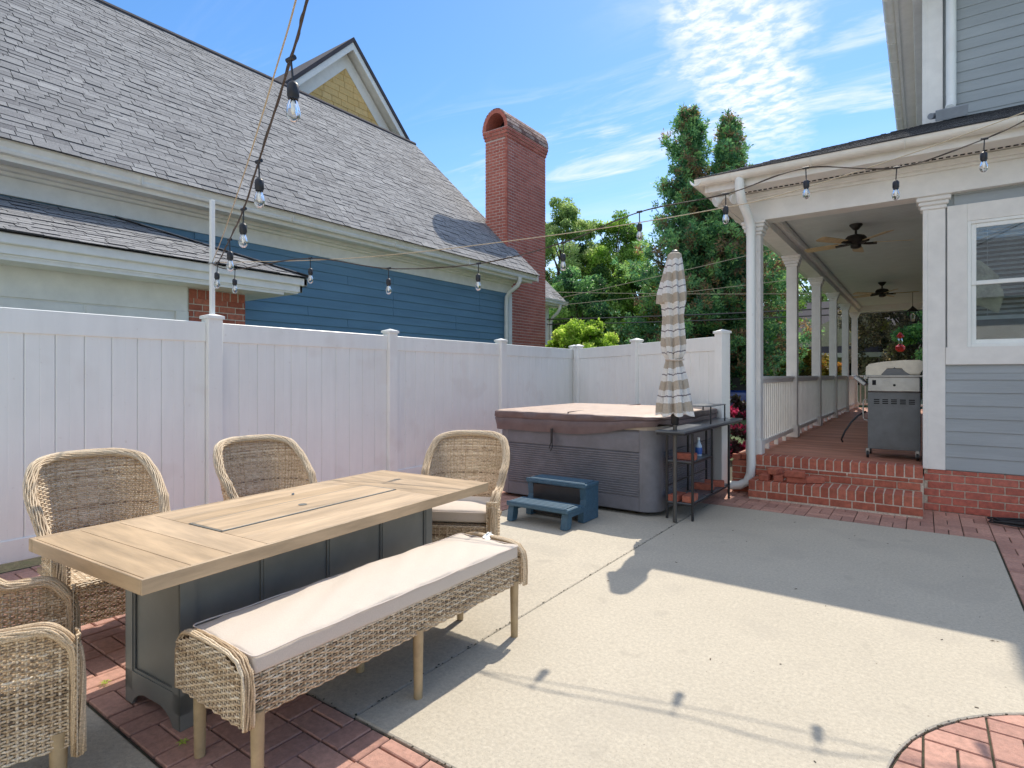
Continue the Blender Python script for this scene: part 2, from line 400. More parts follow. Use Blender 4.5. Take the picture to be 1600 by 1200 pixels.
def brick_items(O, U, N, w, h, par, bl=.2, bh=.075, mo=.011, ph=0, depth=.06, proud=.004, t0=0):
    out = []; O = Vector(O); R = RM(U, Z_, N) if U.cross(Z_).dot(N) > 0 else RM(-U, Z_, N); k = 0; z = 0
    while z + bh * .5 < h:
        z1 = min(z + bh - mo, h); a = -bl * ((.5 if k % 2 else 0) + ph)
        while a < w:
            a0, a1 = max(a, 0), min(a + bl - mo, w)
            if a1 - a0 > .02:
                c = O + U * ((a0 + a1) / 2) + Z_ * ((z + z1) / 2) + N * (proud - depth / 2 + rj(.0012))
                out.append((c, R, (a1 - a0, z1 - z, depth), random.random(), par))
            a += bl
        z += bh; k += 1
    return out

# ------------------------------------------------------------------ ground
lw = MB(); lw.box(-250, 250, -250, 250, -.6, -.13); mk('lawn', lw, m_lawn, kind='structure')
g0 = MB(); g0.box(-5.6, 4.6, -2.5, 9.6, -.129, -.014); mk('ground_bedding', g0, m_sand, kind='structure')
CXY, CR = (.9, 2.25), 1.01
def slab(name, poly, z1=0.0, z0=-.10):
    mb = MB(); r = .006                            # small eased edge
    n = len(poly); cx = sum(p[0] for p in poly) / n; cy = sum(p[1] for p in poly) / n
    P = [Vector((p[0], p[1])) for p in poly]; ins = []
    area = sum(P[i].x * P[(i + 1) % n].y - P[(i + 1) % n].x * P[i].y for i in range(n)); sg = 1 if area > 0 else -1
    for i in range(n):
        a = (P[i] - P[i - 1]).normalized(); b = (P[(i + 1) % n] - P[i]).normalized()
        na = Vector((-a.y, a.x)) * sg; nb = Vector((-b.y, b.x)) * sg; q = (na + nb); q = q / max(q.length_squared / 2, .3) ; ins.append(P[i] + q * r)
    base = len(mb.v)
    mb.v += [(p.x, p.y, z1) for p in ins] + [(p.x, p.y, z1 - r * .8) for p in P] + [(p.x, p.y, z0) for p in P]
    top = list(range(n)); mb.f.append(top if sg > 0 else top[::-1]); mb.t.append(.5)
    for k in (0, 1):
        for i in range(n):
            j = (i + 1) % n; q = [k * n + i, (k + 1) * n + i, (k + 1) * n + j, k * n + j]
            mb.f.append(q if sg > 0 else q[::-1]); mb.t.append(.5)
    return mk(name, mb, m_conc, kind='structure')
def arc(cx, cy, r, a0, a1, n): return [(cx + r * math.cos(math.radians(a0 + (a1 - a0) * i / n)), cy + r * math.sin(math.radians(a0 + (a1 - a0) * i / n))) for i in range(n + 1)]
a_start = math.degrees(math.asin((1.505 - CXY[1]) / CR))
a_l = 180 - a_start                                 # where circle meets Y=1.505 on the left
a_r = math.degrees(math.acos((.468 - CXY[0]) / CR)) # where circle meets X=.468 on top
slab('concrete_slab', [(-1.845, 1.505)] + arc(*CXY, CR, a_l, a_r, 26) + [(.468, 6.07)] + arc(.388, 6.085, .08, 0, 90, 5) + [(-1.845, 6.165)])
slab('concrete_slab', [(-3.45, 1.505), (-1.857, 1.505), (-1.857, 7.25), (-3.45, 7.25)], z1=-.006)
slab('concrete_slab', [(-5.15, -2.4), (3.5, -2.4), (3.5, .915), (-5.15, .915)], z1=-.003)
mo = MB()                                           # dirt and moss caught in the open joints
for k in range(420):
    q = random.random()
    if q < .45: x, y = -1.85 + rj(.012), random.uniform(1.5, 6.1)
    elif q < .7: x, y = random.uniform(-3.4, -1.3), 1.5 + rj(.012)
    else:
        a = math.radians(random.uniform(a_r, a_l)); x, y = CXY[0] + (CR + rj(.012)) * math.cos(a), CXY[1] + (CR + rj(.012)) * math.sin(a)
    s = random.uniform(.002, .005); a = random.uniform(0, 6); R = Matrix.Rotation(a, 3, 'Z')
    mo.ob((x, y, -.001 - random.random() * .006), R, (s * 2, s, s * .7))
mk('joint_moss', mo, m_sand, kind='stuff')
# basket-weave paving
paving = MB(); paving.box(-5.2, -1.97, 7.3, 9.2, -.128, -.012); paving = mk('brick_paving', paving, m_sand, kind='structure')
def basket(x0, x1, y0, y1, ox=0, oy=0, excl=None):
    out = []; C = .203
    i0, i1 = math.floor((x0 - ox) / C) - 1, math.ceil((x1 - ox) / C) + 1; j0, j1 = math.floor((y0 - oy) / C) - 1, math.ceil((y1 - oy) / C) + 1
    for i in range(i0, i1):
        for j in range(j0, j1):
            X0, Y0 = ox + i * C, oy + j * C
            for k in range(2):
                if (i + j) % 2: a = [X0, X0 + C, Y0 + k * C / 2, Y0 + (k + 1) * C / 2]
                else: a = [X0 + k * C / 2, X0 + (k + 1) * C / 2, Y0, Y0 + C]
                a = [max(a[0], x0), min(a[1], x1), max(a[2], y0), min(a[3], y1)]
                if a[1] - a[0] < .025 or a[3] - a[2] < .025: continue
                out.append(a)
    return out
cells = basket(-5.15, -3.455, .925, 8.9, -3.455, .925) + basket(-3.455, 3.4, .925, 1.495, -3.455, .925) + basket(-1.95, 3.4, 6.175, 7.16, .478, 6.175)
cells += basket(.478, 3.4, 3.3, 6.175, .478, 6.175)
its = []
for a in cells:
    g = .0035; R = Matrix.Rotation(rj(.008), 3, 'X') @ Matrix.Rotation(rj(.008), 3, 'Y') @ Matrix.Rotation(rj(.006), 3, 'Z')
    its.append((((a[0] + a[1]) / 2, (a[2] + a[3]) / 2, -.032 + rj(.0015)), R, (a[1] - a[0] - 2 * g, a[3] - a[2] - 2 * g, .06), random.random(), paving))
pieces('paver', m_paver, its, paving, 270, .004, 'distant_pavers')
def clip(poly, cx, cy, r):
    n = 60
    for k in range(n):
        a = 2 * PI * k / n; nx, ny = math.cos(a), math.sin(a); d0 = r
        out = []
        for i in range(len(poly)):
            p, q = poly[i - 1], poly[i]; dp = (p[0] - cx) * nx + (p[1] - cy) * ny - d0; dq = (q[0] - cx) * nx + (q[1] - cy) * ny - d0
            if (dp <= 0) != (dq <= 0): tt = dp / (dp - dq); out.append((p[0] + (q[0] - p[0]) * tt, p[1] + (q[1] - p[1]) * tt))
            if dq <= 0: out.append(q)
        poly = out
        if len(poly) < 3: return None
    return poly
for a in basket(-.2, 1.95, 1.2, 3.3, .2, 2.25):
    if a[0] > 1.15 or a[3] < 2.1: continue
    g = .004; p = clip([(a[0] + g, a[2] + g), (a[1] - g, a[2] + g), (a[1] - g, a[3] - g), (a[0] + g, a[3] - g)], *CXY, CR - .012)
    if not p: continue
    mb = MB(); cx_ = sum(q[0] for q in p) / len(p); cy_ = sum(q[1] for q in p) / len(p); dz = rj(.0015)
    inn = [(cx_ + (q[0] - cx_) * .965, cy_ + (q[1] - cy_) * .965) for q in p]
    n = len(p); mb.v = [(q[0], q[1], -.002 + dz) for q in inn] + [(q[0], q[1], -.006 + dz) for q in p] + [(q[0], q[1], -.06) for q in p]
    tt = random.random(); mb.f = [list(range(n))] + [[k * n + i, (k + 1) * n + i, (k + 1) * n + (i + 1) % n, k * n + (i + 1) % n] for k in (0, 1) for i in range(n)]; mb.t = [tt] * len(mb.f)
    mk('paver', mb, m_paver, paving)

# ------------------------------------------------------------------ blue house on the left
H1 = thing('blue_house', 'blue lap sided house with steep grey shingle roof and tall brick chimney', 'house', (-12, 5, 0))
w = MB(); w.box(-16, -8.215, -4, 11.4, 0, 3.7)
w.prism([(-16, 3.7), (-8.25, 3.7), (-11.9, 7.5), (-12.3, 7.5)], lambda a, b: (a, -4, b), lambda a, b: (a, 11.38, b)); wall1 = mk('wall', w, m_blue, H1, world=True)
its = []
z = .1; k = 0
while z < 3.36:
    Rb = RM(Y_, Vector((-.10, 0, 1)).normalized(), Vector((1, 0, .10)).normalized())
    ya = 3.92
    while ya < 11.27:
        yb = min(ya + random.choice((1.8, 2.6, 3.66, 3.66)), 11.275)
        if 11.275 - yb < .5: yb = 11.275
        its.append(((-8.203 + rj(.001), (ya + yb) / 2, z + .075 + rj(.002)), Rb, (round(yb - ya - .004, 3), .178, .012), .5, wall1)); ya = yb
    z += .150
pieces('siding_board', m_blue, its, H1, 300, .002)
t = MB(); t.cb(-8.23, -8.165, 11.28, 11.42, 0, 3.34, .004); mk('corner_board', t, m_white, H1, world=True)
t = MB(); t.cb(-8.23, -8.18, -4, 11.42, 3.335, 3.56, .004); t.cb(-8.2, -8.12, -4, 11.4, 3.535, 3.60, .01); t.cb(-8.2, -8.06, -4, 11.4, 3.575, 3.625, .008)
t.box(-8.183, -8.172, 5.94, 5.965, 3.335, 3.56); mk('frieze_board', t, m_cream, H1, world=True)
t = MB(); t.box(-8.2, -7.80, -4, 11.75, 3.625, 3.655); t.box(-7.82, -7.795, -4, 11.75, 3.60, 3.80); mk('soffit', t, m_cream, H1, world=True)
def kgutter(mb, pmap0, pmap1):
    prof = [(0, 0), (.085, 0), (.10, .03), (.095, .055), (.125, .10), (.128, .128), (.118, .128), (.11, .105), (.0, .115)]
    mb.prism(prof, pmap0, pmap1)
t = MB(); kgutter(t, lambda a, b: (-7.795 + a, -4, 3.655 + b), lambda a, b: (-7.795 + a, 11.82, 3.655 + b))
for yy in (1.0, 3.05, 5.1, 7.15, 9.2): t.box(-7.70, -7.664, yy, yy + .012, 3.66, 3.775)
mk('gutter', t, m_gutter, H1, world=True)
# main roof
ZE, XE, XR, ZR = 3.80, -7.66, -11.9, 7.97
sl_ = math.hypot(XR - XE, ZR - ZE); up = Vector(((XR - XE) / sl_, 0, (ZR - ZE) / sl_)); nn = Vector((-up.z * -1, 0, -up.x)).normalized()
if nn.z < 0: nn = -nn
r = MB(); r.prism([(XE - .03, ZE + .005), (XR, ZR - .03), (-16.3, 3.6), (-16.3, 3.5), (XR, ZR - .17), (XE - .12, ZE - .14)], lambda a, b: (a, -4, b), lambda a, b: (a, 11.78, b))
roof1 = mk('roof', r, m_felt, H1, world=True)
its = []
def shingles(O, U, UPV, NV, length, slope, par, left=None, ex=.102, wid=.235, step=0):
    """O lower corner, U along the eave, UPV up the slope; left(v)->(a0,a1) limits"""
    out = []; k = 0; v = 0; tilt = .035
    n2 = (NV + UPV * tilt).normalized(); u2 = U.cross(n2) if U.cross(n2).dot(UPV) > 0 else n2.cross(U)
    R = RM(U, u2, n2) if U.cross(u2).dot(n2) > 0 else RM(-U, u2, n2)
    while v < slope - .03:
        a0, a1 = left(v) if left else (0, length)
        a = a0 - random.random() * wid
        while a < a1:
            wd = wid * random.choice((.55, .8, 1, 1, 1.15)); b0, b1 = max(a, a0), min(a + wd - .006, a1)
            if b1 - b0 > .03:
                th = random.choice((.009, .011, .015)); ln = min(ex + .03, slope - v + .02)
                c = O + U * ((b0 + b1) / 2) + UPV * (v + ln / 2 - .004) + NV * (.006 + th / 2 + .002 * (k % 2))
                out.append((c, R, (round(b1 - b0, 2), round(ln, 3), th), min(1, max(0, random.gauss(.5, .17))), par))
            a += wd
        v += ex; k += 1
    return out
its += shingles(Vector((XE, -1.5, ZE)) - up * .045, Y_, up, nn, 13.32, sl_, roof1)
t = MB(); t.tube([(XR + .02, -4, ZR + .0), (XR + .02, 11.82, ZR + .0)], .055, 6); mk('ridge_cap', t, m_darkroof, H1, world=True)
t = MB()
for yy in (11.79,):
    t.prism([(XE + .0, ZE - .17), (XE, ZE + .0), (XR, ZR), (XR, ZR - .24)], lambda a, b: (a, yy, b), lambda a, b: (a, yy + .03, b))
mk('rake_board', t, m_white, H1, world=True)
# cross gable behind the ridge
GY, GZ, GX = 9.92, 10.27, -12.25
t = MB(); t.prism([(GY - 2.6, GZ - 2.85), (GY + 2.6, GZ - 2.85), (GY, GZ - .3)], lambda a, b: (-15, a, b), lambda a, b: (GX - .34, a, b)); gb = mk('gable_wall', t, m_yel, H1, world=True)
gi = []; z = 7.5
while z < GZ - .6:
    hw = GZ - .62 - z; a = -hw - random.random() * .3
    while a < hw:
        wd = random.choice((.30, .38, .45)); b0, b1 = max(a, -hw), min(a + wd - .012, hw)
        if b1 - b0 > .05: gi.append(((GX - .325, GY + (b0 + b1) / 2, z + .09), RM(Y_, Vector((-.07, 0, 1)).normalized(), Vector((1, 0, .07)).normalized()), (round(b1 - b0, 2), .185, .014), random.random(), gb))
        a += wd
    z += .168
pieces('gable_shingle', m_yel, gi, H1, 300, .002)
t = MB()
for s in (-1, 1):
    f = lambda x: (lambda a, b: (x, GY + s * a, b))
    t.prism([(0, GZ - .13), (2.9, GZ - 3.03), (2.9, GZ - 3.22), (0, GZ - .32)], f(GX - .05), f(GX + .0))
    t.prism([(0, GZ - .20), (2.9, GZ - 3.10), (2.9, GZ - 3.13), (0, GZ - .23)], f(GX - .6), f(GX - .04))
    t.prism([(0, GZ - .30), (2.9, GZ - 3.20), (2.9, GZ - 3.62), (0, GZ - .72)], f(GX - .335), f(GX - .30))
mk('gable_trim', t, m_white, H1, world=True)
t = MB()
for s in (-1, 1):
    f = lambda x: (lambda a, b: (x, GY + s * a, b))
    t.prism([(0, GZ), (2.95, GZ - 2.95), (2.95, GZ - 3.07), (0, GZ - .12)], f(-16.5), f(GX + .03))
mk('gable_roof', t, m_darkroof, H1, world=True)
# chimney
cx0, cx1, cy0, cy1 = -9.07, -8.40, 11.52, 13.30; CZ = 7.28
t = MB(); t.box(cx0 + .004, cx1 - .004, cy0 + .004, cy1 - .004, 0, CZ); chim = mk('chimney', t, m_mortard, H1, world=True)
bi = brick_items((cx1, cy0, 1.5), Y_, X_, cy1 - cy0, CZ - 1.5, chim, .203, .0755, .016, proud=.003)
bi += brick_items((cx0, cy0, 3.7), X_, -Y_, cx1 - cx0, CZ - 3.7, chim, .203, .0755, .016, ph=.3, proud=.003)
for k, (pz, pr_) in enumerate(((CZ, .02), (CZ + .077, .04), (CZ + .154, .055))):
    t = MB(); t.box(cx0 - pr_ + .004, cx1 + pr_ - .004, cy0 - pr_ + .004, cy1 + pr_ - .004, pz, pz + .077); mk('corbel', t, m_mortard, H1, world=True)
    bi += brick_items((cx1 + pr_, cy0 - pr_, pz), Y_, X_, cy1 - cy0 + 2 * pr_, .077, chim, .203, .0755, .009, ph=.5 * (k % 2), proud=.002)
    bi += brick_items((cx0 - pr_, cy0 - pr_, pz), X_, -Y_, cx1 - cx0 + 2 * pr_, .077, chim, .203, .0755, .009, ph=.5 * (k % 2), proud=.002)
ca = (cx0 + cx1) / 2; Rr, Rh, az = .385, .50, CZ + .231
pts = [(Rr * math.cos(PI * i / 16), Rh * math.sin(PI * i / 16)) for i in range(17)]
t = MB(); ye0, ye1 = cy0 - .05, cy1 + .05
outer = [(ca + a, az + b) for a, b in pts]; inner = [(ca + a * .77, az + b * .80) for a, b in pts]
for i in range(16):
    t.prism([outer[i], outer[i + 1], inner[i + 1], inner[i]], lambda a, b: (a, ye0, b), lambda a, b: (a, ye1, b))
mk('chimney_vault', t, m_brickd, H1, world=True)
t = MB(); t.prism(inner, lambda a, b: (a, ye0 + .5, b), lambda a, b: (a, ye1 - .4, b)); mk('flue', t, m_dark, H1, world=True)
ci = []
for i in range(16):
    a0 = PI * (i + .5) / 16; mx_, mz_ = Rr * math.cos(a0), Rh * math.sin(a0); tn = Vector((-Rr * math.sin(a0), 0, Rh * math.cos(a0))); wl = tn.length * PI / 16; tn.normalize(); nv = Vector((tn.z, 0, -tn.x))
    y = ye0 - (.1 if i % 2 else 0)
    while y < ye1:
        b0, b1 = max(y, ye0), min(y + .19, ye1)
        if b1 - b0 > .03: ci.append((Vector((ca + mx_, (b0 + b1) / 2, az + mz_)) + nv * .008, RM(Y_, tn, nv) if Y_.cross(tn).dot(nv) > 0 else RM(-Y_, tn, nv), (b1 - b0, wl * .86, .03), random.random(), chim))
        y += .2
pieces('cap_brick', m_brickcap, ci, H1, 200, .003)
# rear wing
t = MB(); t.box(-14, -10.1, 13.32, 16.2, 0, 3.7); mk('wing_wall', t, m_cream, H1, world=True)
t = MB(); t.prism([(-9.65, 3.78), (-11.7, 5.75), (-13.8, 3.7), (-13.8, 3.6), (-11.7, 5.62), (-9.65, 3.66)], lambda a, b: (a, 13.31, b), lambda a, b: (a, 16.55, b))
wr = mk('wing_roof', t, m_felt, H1, world=True)
u3 = Vector((-2.05, 0, 1.97)).normalized(); n3 = Vector((1.97, 0, 2.05)).normalized()
its += shingles(Vector((-9.65, 13.31, 3.785)), Y_, u3, n3, 3.24, 2.84, wr)
t = MB(); kgutter(t, lambda a, b: (-9.70 + a, 13.31, 3.65 + b), lambda a, b: (-9.70 + a, 16.6, 3.65 + b)); t.box(-10.1, -9.68, 13.31, 16.5, 3.60, 3.65)
mk('wing_gutter', t, m_gutter, H1, world=True)
def spout(name, P, r, parent, n=12, mat=None): return mk(name, MB().tube(P, r, n), mat or m_gutter, parent, smooth=40, world=True)
spout('downspout', [(-7.72, 11.1, 3.66), (-7.72, 11.1, 3.56), (-7.78, 11.1, 3.46), (-8.0, 11.1, 3.34), (-8.10, 11.1, 3.22), (-8.11, 11.1, 3.0), (-8.11, 11.1, 0)], .05, H1)
spout('downspout', [(-9.66, 16.2, 3.66), (-9.66, 16.2, 3.55), (-9.75, 16.2, 3.4), (-9.95, 16.2, 3.25), (-10.02, 16.2, 3.1), (-10.02, 16.2, 0)], .05, H1)
# low front wing with the brick pier
t = MB(); t.box(-8.2, -7.062, -4, 3.98, 0, 2.44); mk('garage_wall', t, m_cream, H1, world=True)
t = MB(); t.cb(-7.07, -7.04, -4, 3.29, 2.10, 2.44, .004); t.cb(-7.06, -7.02, 3.15, 3.29, 0, 2.10, .004); mk('garage_trim', t, m_cream, H1, world=True)
for y0 in (-2.6, -.9, .78, 2.28):
    t = MB(); t.cb(-7.075, -7.05, y0, min(y0 + (1.48 if y0 < 2 else .84), 3.12), .02, 2.085, .006)
    mk('garage_door_panel', t, m_white, H1, world=True)
t = MB(); t.box(-7.4, -7.048, 3.30, 3.995, 0, 2.39); pier = mk('brick_pier', t, m_mortar, H1, world=True)
pb = brick_items((-7.044, 3.305, 1.52), Y_, X_, .69, .76, pier, .203, .0765, .013, ph=.2)
for k in range(7): pb.append((Vector((-7.068, 3.35 + k * .1, 2.325)), RM(Y_, Z_, X_), (.087 if k < 5 else .08, .105, .06), random.random(), pier))
pieces('brick', m_brick, pb, H1, 200, .003)
pieces('brick', m_brickd, bi, H1, 230, .003, 'chimney_brickwork')
t = MB(); t.box(-8.2, -6.66, -4, 4.5, 2.42, 2.455); t.cb(-6.68, -6.64, -4, 4.55, 2.44, 2.56, .004); t.cb(-6.66, -6.60, -4, 4.60, 2.525, 2.625, .01); t.cb(-8.2, -6.64, 4.51, 4.55, 2.44, 2.56, .004)
t.cb(-8.2, -6.6, 4.54, 4.60, 2.525, 2.625, .01); t.box(-7.0, -6.67, -4, 4.3, 2.39, 2.42); mk('eave_trim', t, m_cream, H1, world=True)
E1, E2 = Vector((-6.59, 4.61, 2.64)), Vector((-8.2, 3.0, 3.31))
t = MB(); t.add([(-6.59, -4, 2.63), tuple(E1), tuple(E2), (-8.2, -4, 3.31), (-8.2, 4.61, 2.63), (-8.2, -4, 2.6)], [(0, 1, 2, 3), (1, 4, 2), (0, 3, 5), (0, 5, 4, 1)]); lr = mk('low_roof', t, m_felt, H1, world=True)
u4 = Vector((-1.61, 0, .67)).normalized(); n4 = Vector((.67, 0, 1.61)).normalized(); s4 = math.hypot(1.61, .67)
its += shingles(Vector((-6.59, -.5, 2.635)) - u4 * .03, Y_, u4, n4, 5.1, s4, lr, left=lambda v: (0, 5.1 - v * 1.61 / s4))
pieces('shingle', m_shingle, its, H1, 300, .0, 'roof_shingles')
t = MB()
for k in range(16):
    p = E1.lerp(E2, (k + .5) / 16); d_ = (E2 - E1).normalized(); t.ob(p + Vector((0, 0, .02)), RM(d_, d_.cross(Z_).normalized() * -1, Vector((0, 0, 1))), (.16, .17, .012), random.random())
mk('hip_cap', t, m_shingle, H1, world=True)

# cream garage added unseen behind the camera, bouncing sunlight onto the patio
GB = thing('cream_reflector', 'cream walled garage added unseen behind the camera to bounce sunlight onto the patio', 'reflector', (0, -4.2, 0))
mk('wall', MB().box(-6.5, 7, -5, 0, -.13, 3.3), m_cream, GB)
mk('roof', MB().prism([(-5.5, 3.25), (.5, 3.25), (-2.5, 5.2)], lambda a, b: (-7, a, b), lambda a, b: (7.5, a, b)), m_shingle, GB)
for x in (-4.5, 1.0): mk('reflector_door', MB().cb(x, x + 2.8, -.01, .03, -.1, 2.2, .01), m_white, GB)
# ------------------------------------------------------------------ white vinyl fences
def fence(name, label, A, B, posts, capz=1.90, loc=None):
    A, B = Vector(A), Vector(B); L_ = (B - A).length; U = (B - A) / L_; N = Vector((U.y, -U.x, 0)); Rf = RM(U, N.cross(U) * 1, N)
    R3 = RM(U, N * -1, Z_) if U.cross(N * -1).dot(Z_) > 0 else RM(U, N, Z_)
    root = thing(name, label, 'fence', tuple(A)); lo = Vector(A)
    def part(nm, a0, a1, w0, w1, z0, z1, b=.004, par=root):
        mb = MB(); mb.ob(U * ((a0 + a1) / 2) + N * ((w0 + w1) / 2) + Z_ * ((z0 + z1) / 2), R3, (a1 - a0, w1 - w0, z1 - z0), .5, b); return mk(nm, mb, m_vinyl, par)
    for p in posts:
        po = part('post', p - .064, p + .064, -.064, .064, -.1, 1.865)
        mb = MB(); h = .076
        V = [U * (sx * h) + N * (sy * h) + Z_ * z for z in (1.862, 1.888) for sx, sy in ((-1, -1), (1, -1), (1, 1), (-1, 1))] + [Z_ * 1.915]
        mb.add([tuple(v + U * p) for v in V], [(3, 2, 1, 0), (0, 1, 5, 4), (1, 2, 6, 5), (2, 3, 7, 6), (3, 0, 4, 7), (4, 5, 8), (5, 6, 8), (6, 7, 8), (7, 4, 8)])
        mk('post_cap', mb, m_vinyl, po)
    for p, q in zip(posts[:-1], posts[1:]):
        part('rail', p + .064, q - .064, -.022, .022, 1.655, 1.83, .005); part('rail', p + .064, q - .064, -.022, .022, .05, .21, .005)
        n = max(2, round((q - p - .128) / .178)); wd = (q - p - .128) / n
        for k in range(n):
            a0 = p + .064 + k * wd
            mb = MB()                              # tongue and groove plank: flat face, two eased shoulders
            prof = [(.000, -.010), (.0015, .006), (.007, .011), (wd / 2 - .003, .011), (wd / 2 - .0015, .0095), (wd / 2 + .0015, .0095), (wd / 2 + .003, .011), (wd - .007, .011), (wd - .0015, .006), (wd - .0001, -.010)]
            mb.prism(prof, lambda a, b: tuple(U * (a0 + a) + N * b + Z_ * .20), lambda a, b: tuple(U * (a0 + a) + N * b + Z_ * 1.66)); mk('plank', mb, m_vinyl, root)
    return root
def f_flip(A, B, posts):                            # keep the plank faces towards the patio
    return A, B, posts
f1 = fence('vinyl_fence', 'long white vinyl privacy fence behind the dining table, running away from the camera', (-5.2, .52 - 2.2, 0), (-5.2, 9.28, 0), [0, 2.2, 4.32, 6.44, 8.66, 10.90])
f2 = fence('vinyl_fence', 'angled white vinyl fence behind the hot tub, ending beside the porch column', (-5.2 + .07, 9.22 - .05, 0), (-1.98, 7.13, 0), [.08, 1.93, 3.75])

# ------------------------------------------------------------------ grey house and porch on the right
H2 = thing('grey_house', 'grey sided house with white columned porch and red brick steps', 'house', (0, 9, 0))
FZ = .43; HX1 = 4.2
t = MB(); t.box(.01, HX1, 7.19, 7.4, .40, 3.4); t.box(.02, HX1, 7.4, 19, 0, 3.3) if False else None
t.box(.01, .2, 7.4, 19.3, .4, 3.32); t.box(.01, HX1, 8.82, 19.3, 3.3, 6.3)
# cut the window hole out of the front wall by building round it
t = MB(); t.box(.01, .34, 7.19, 7.36, .40, 3.4); t.box(.34, 1.30, 7.19, 7.36, .40, 1.56); t.box(.34, 1.30, 7.19, 7.36, 2.93, 3.4); t.box(1.30, HX1, 7.19, 7.36, .40, 3.4)
t.box(.01, .12, 7.36, 19.3, .4, 3.32); t.box(.02, HX1, 8.825, 19.3, 3.32, 6.25); hw = mk('wall', t, m_gray, H2, world=True)
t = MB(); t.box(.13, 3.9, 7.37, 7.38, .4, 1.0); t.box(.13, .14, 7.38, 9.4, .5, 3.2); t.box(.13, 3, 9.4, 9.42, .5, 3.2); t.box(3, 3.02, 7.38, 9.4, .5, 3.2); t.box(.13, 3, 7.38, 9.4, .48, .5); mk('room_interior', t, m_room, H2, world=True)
its = []
Rs = lambda: RM(X_, Vector((0, .07, 1)).normalized(), Vector((0, -1, .07)).normalized())
z = .42
while z < 1.44: its.append((((.17 + HX1) / 2, 7.180, min(z + .0725, 1.40 + .05)), Rs(), (HX1 - .175, .145, .009), .5, hw)); z += .1275
z = 4.38
while z < 6.2: its.append((((.20 + HX1) / 2, 8.812, z + .0725), Rs(), (HX1 - .205, .145, .009), .5, hw)); z += .1275
z = 1.44
while z < 3.0: its.append(((2.9, 7.180, z + .0725), Rs(), (2.55, .145, .009), .5, hw)); z += .1275
its.append((((.24 + HX1) / 2, 7.178, 3.085), Rs(), (HX1 - .24, .13, .010), .5, hw)); its.append((((.24 + HX1) / 2, 7.174, 3.16), Rs(), (HX1 - .24, .06, .014), .5, hw))
pieces('siding_board', m_gray, its, H2, 300, .002)
t = MB(); t.cb(0.0, .172, 7.155, 7.20, .415, 3.02, .003); t.cb(-.012, .03, 7.145, 7.35, .415, 3.02, .004); mk('pilaster', t, m_white, H2, world=True)
t = MB()
for k, (z0, z1, e) in enumerate(((3.02, 3.06, .012), (3.06, 3.10, .028), (3.10, 3.145, .045), (3.145, 3.18, .06))): t.cb(-.02 - e, .172 + e, 7.15 - e, 7.30, z0, z1, .008)
mk('pilaster_cap', t, m_white, H2, world=True)
# window
wn = MB(); wn.cb(.186, .342, 7.148, 7.19, 1.46, 3.03, .003); wn.cb(1.30, 1.456, 7.148, 7.19, 1.46, 3.03, .003)
wn.cb(.342, 1.30, 7.150, 7.19, 2.86, 3.03, .003); wn.cb(.173, 1.456, 7.146, 7.185, 1.462, 1.635, .003); win = mk('window', wn, m_white, H2, world=True)
t = MB()
for a in ((.342, .372, 1.635, 2.86), (1.27, 1.30, 1.635, 2.86), (.372, 1.27, 2.83, 2.86), (.372, 1.27, 1.635, 1.665)): t.cb(a[0], a[1], 7.155, 7.20, a[2], a[3], .003)
mk('frame', t, m_vinyl, win, world=True)
for z0, z1, yy in ((2.235, 2.83, 7.168), (1.665, 2.275, 7.182)):
    t = MB()
    for a in ((.372, .412, z0, z1), (1.23, 1.27, z0, z1), (.412, 1.23, z1 - .04, z1), (.412, 1.23, z0, z0 + .04)): t.cb(a[0], a[1], yy, yy + .018, a[2], a[3], .003)
    mk('sash', t, m_vinyl, win, world=True)
    t = MB(); t.box(.412, 1.23, yy + .006, yy + .009, z0 + .04, z1 - .04); mk('pane', t, m_pane, win, world=True)
for k in range(24):
    z = 2.80 - k * .046
    if z < 1.95 and k % 1 == 0 and z < 1.93: break
    t = MB(); R = Matrix.Rotation(.55, 3, 'X'); t.ob((.82, 7.235, z), R, (.86, .045, .003)); mk('blind_slat', t, m_blind, win, world=True)
t = MB(); t.box(.39, 1.25, 7.22, 7.25, 1.90, 1.935); t.cyl((.50, 7.235, 2.82), (.50, 7.235, 1.93), .002, n=5); t.cyl((1.1, 7.235, 2.82), (1.1, 7.235, 1.93), .002, n=5); mk('blind_rail', t, m_blind, win, world=True)
cf = thing('reflection_sheet', 'pale crumpled cloth standing in for a reflection in the window glass', 'sheet', (.36, 7.206, 1.99))  # pale sheet put behind the pane in place of a reflection
mb = MB(); nx_, nz_ = 12, 20
for i in range(nx_ + 1):
    for j in range(nz_ + 1):
        u, v = i / nx_, j / nz_; x = u * .25 * (1 - .35 * abs(v - .35)) + .03 * v; z = v * .46 + .05 * math.sin(u * 3 + 1) - .10 * u * (v > .5)
        mb.v.append((x, .004 * math.sin(u * 17 + v * 9) * math.sin(v * 23) , z))
for i in range(nx_):
    for j in range(nz_): a = i * (nz_ + 1) + j; mb.f.append([a, a + 1, a + nz_ + 2, a + nz_ + 1]); mb.t.append(.5)
mk('reflection_surface', mb, m_curt, cf)
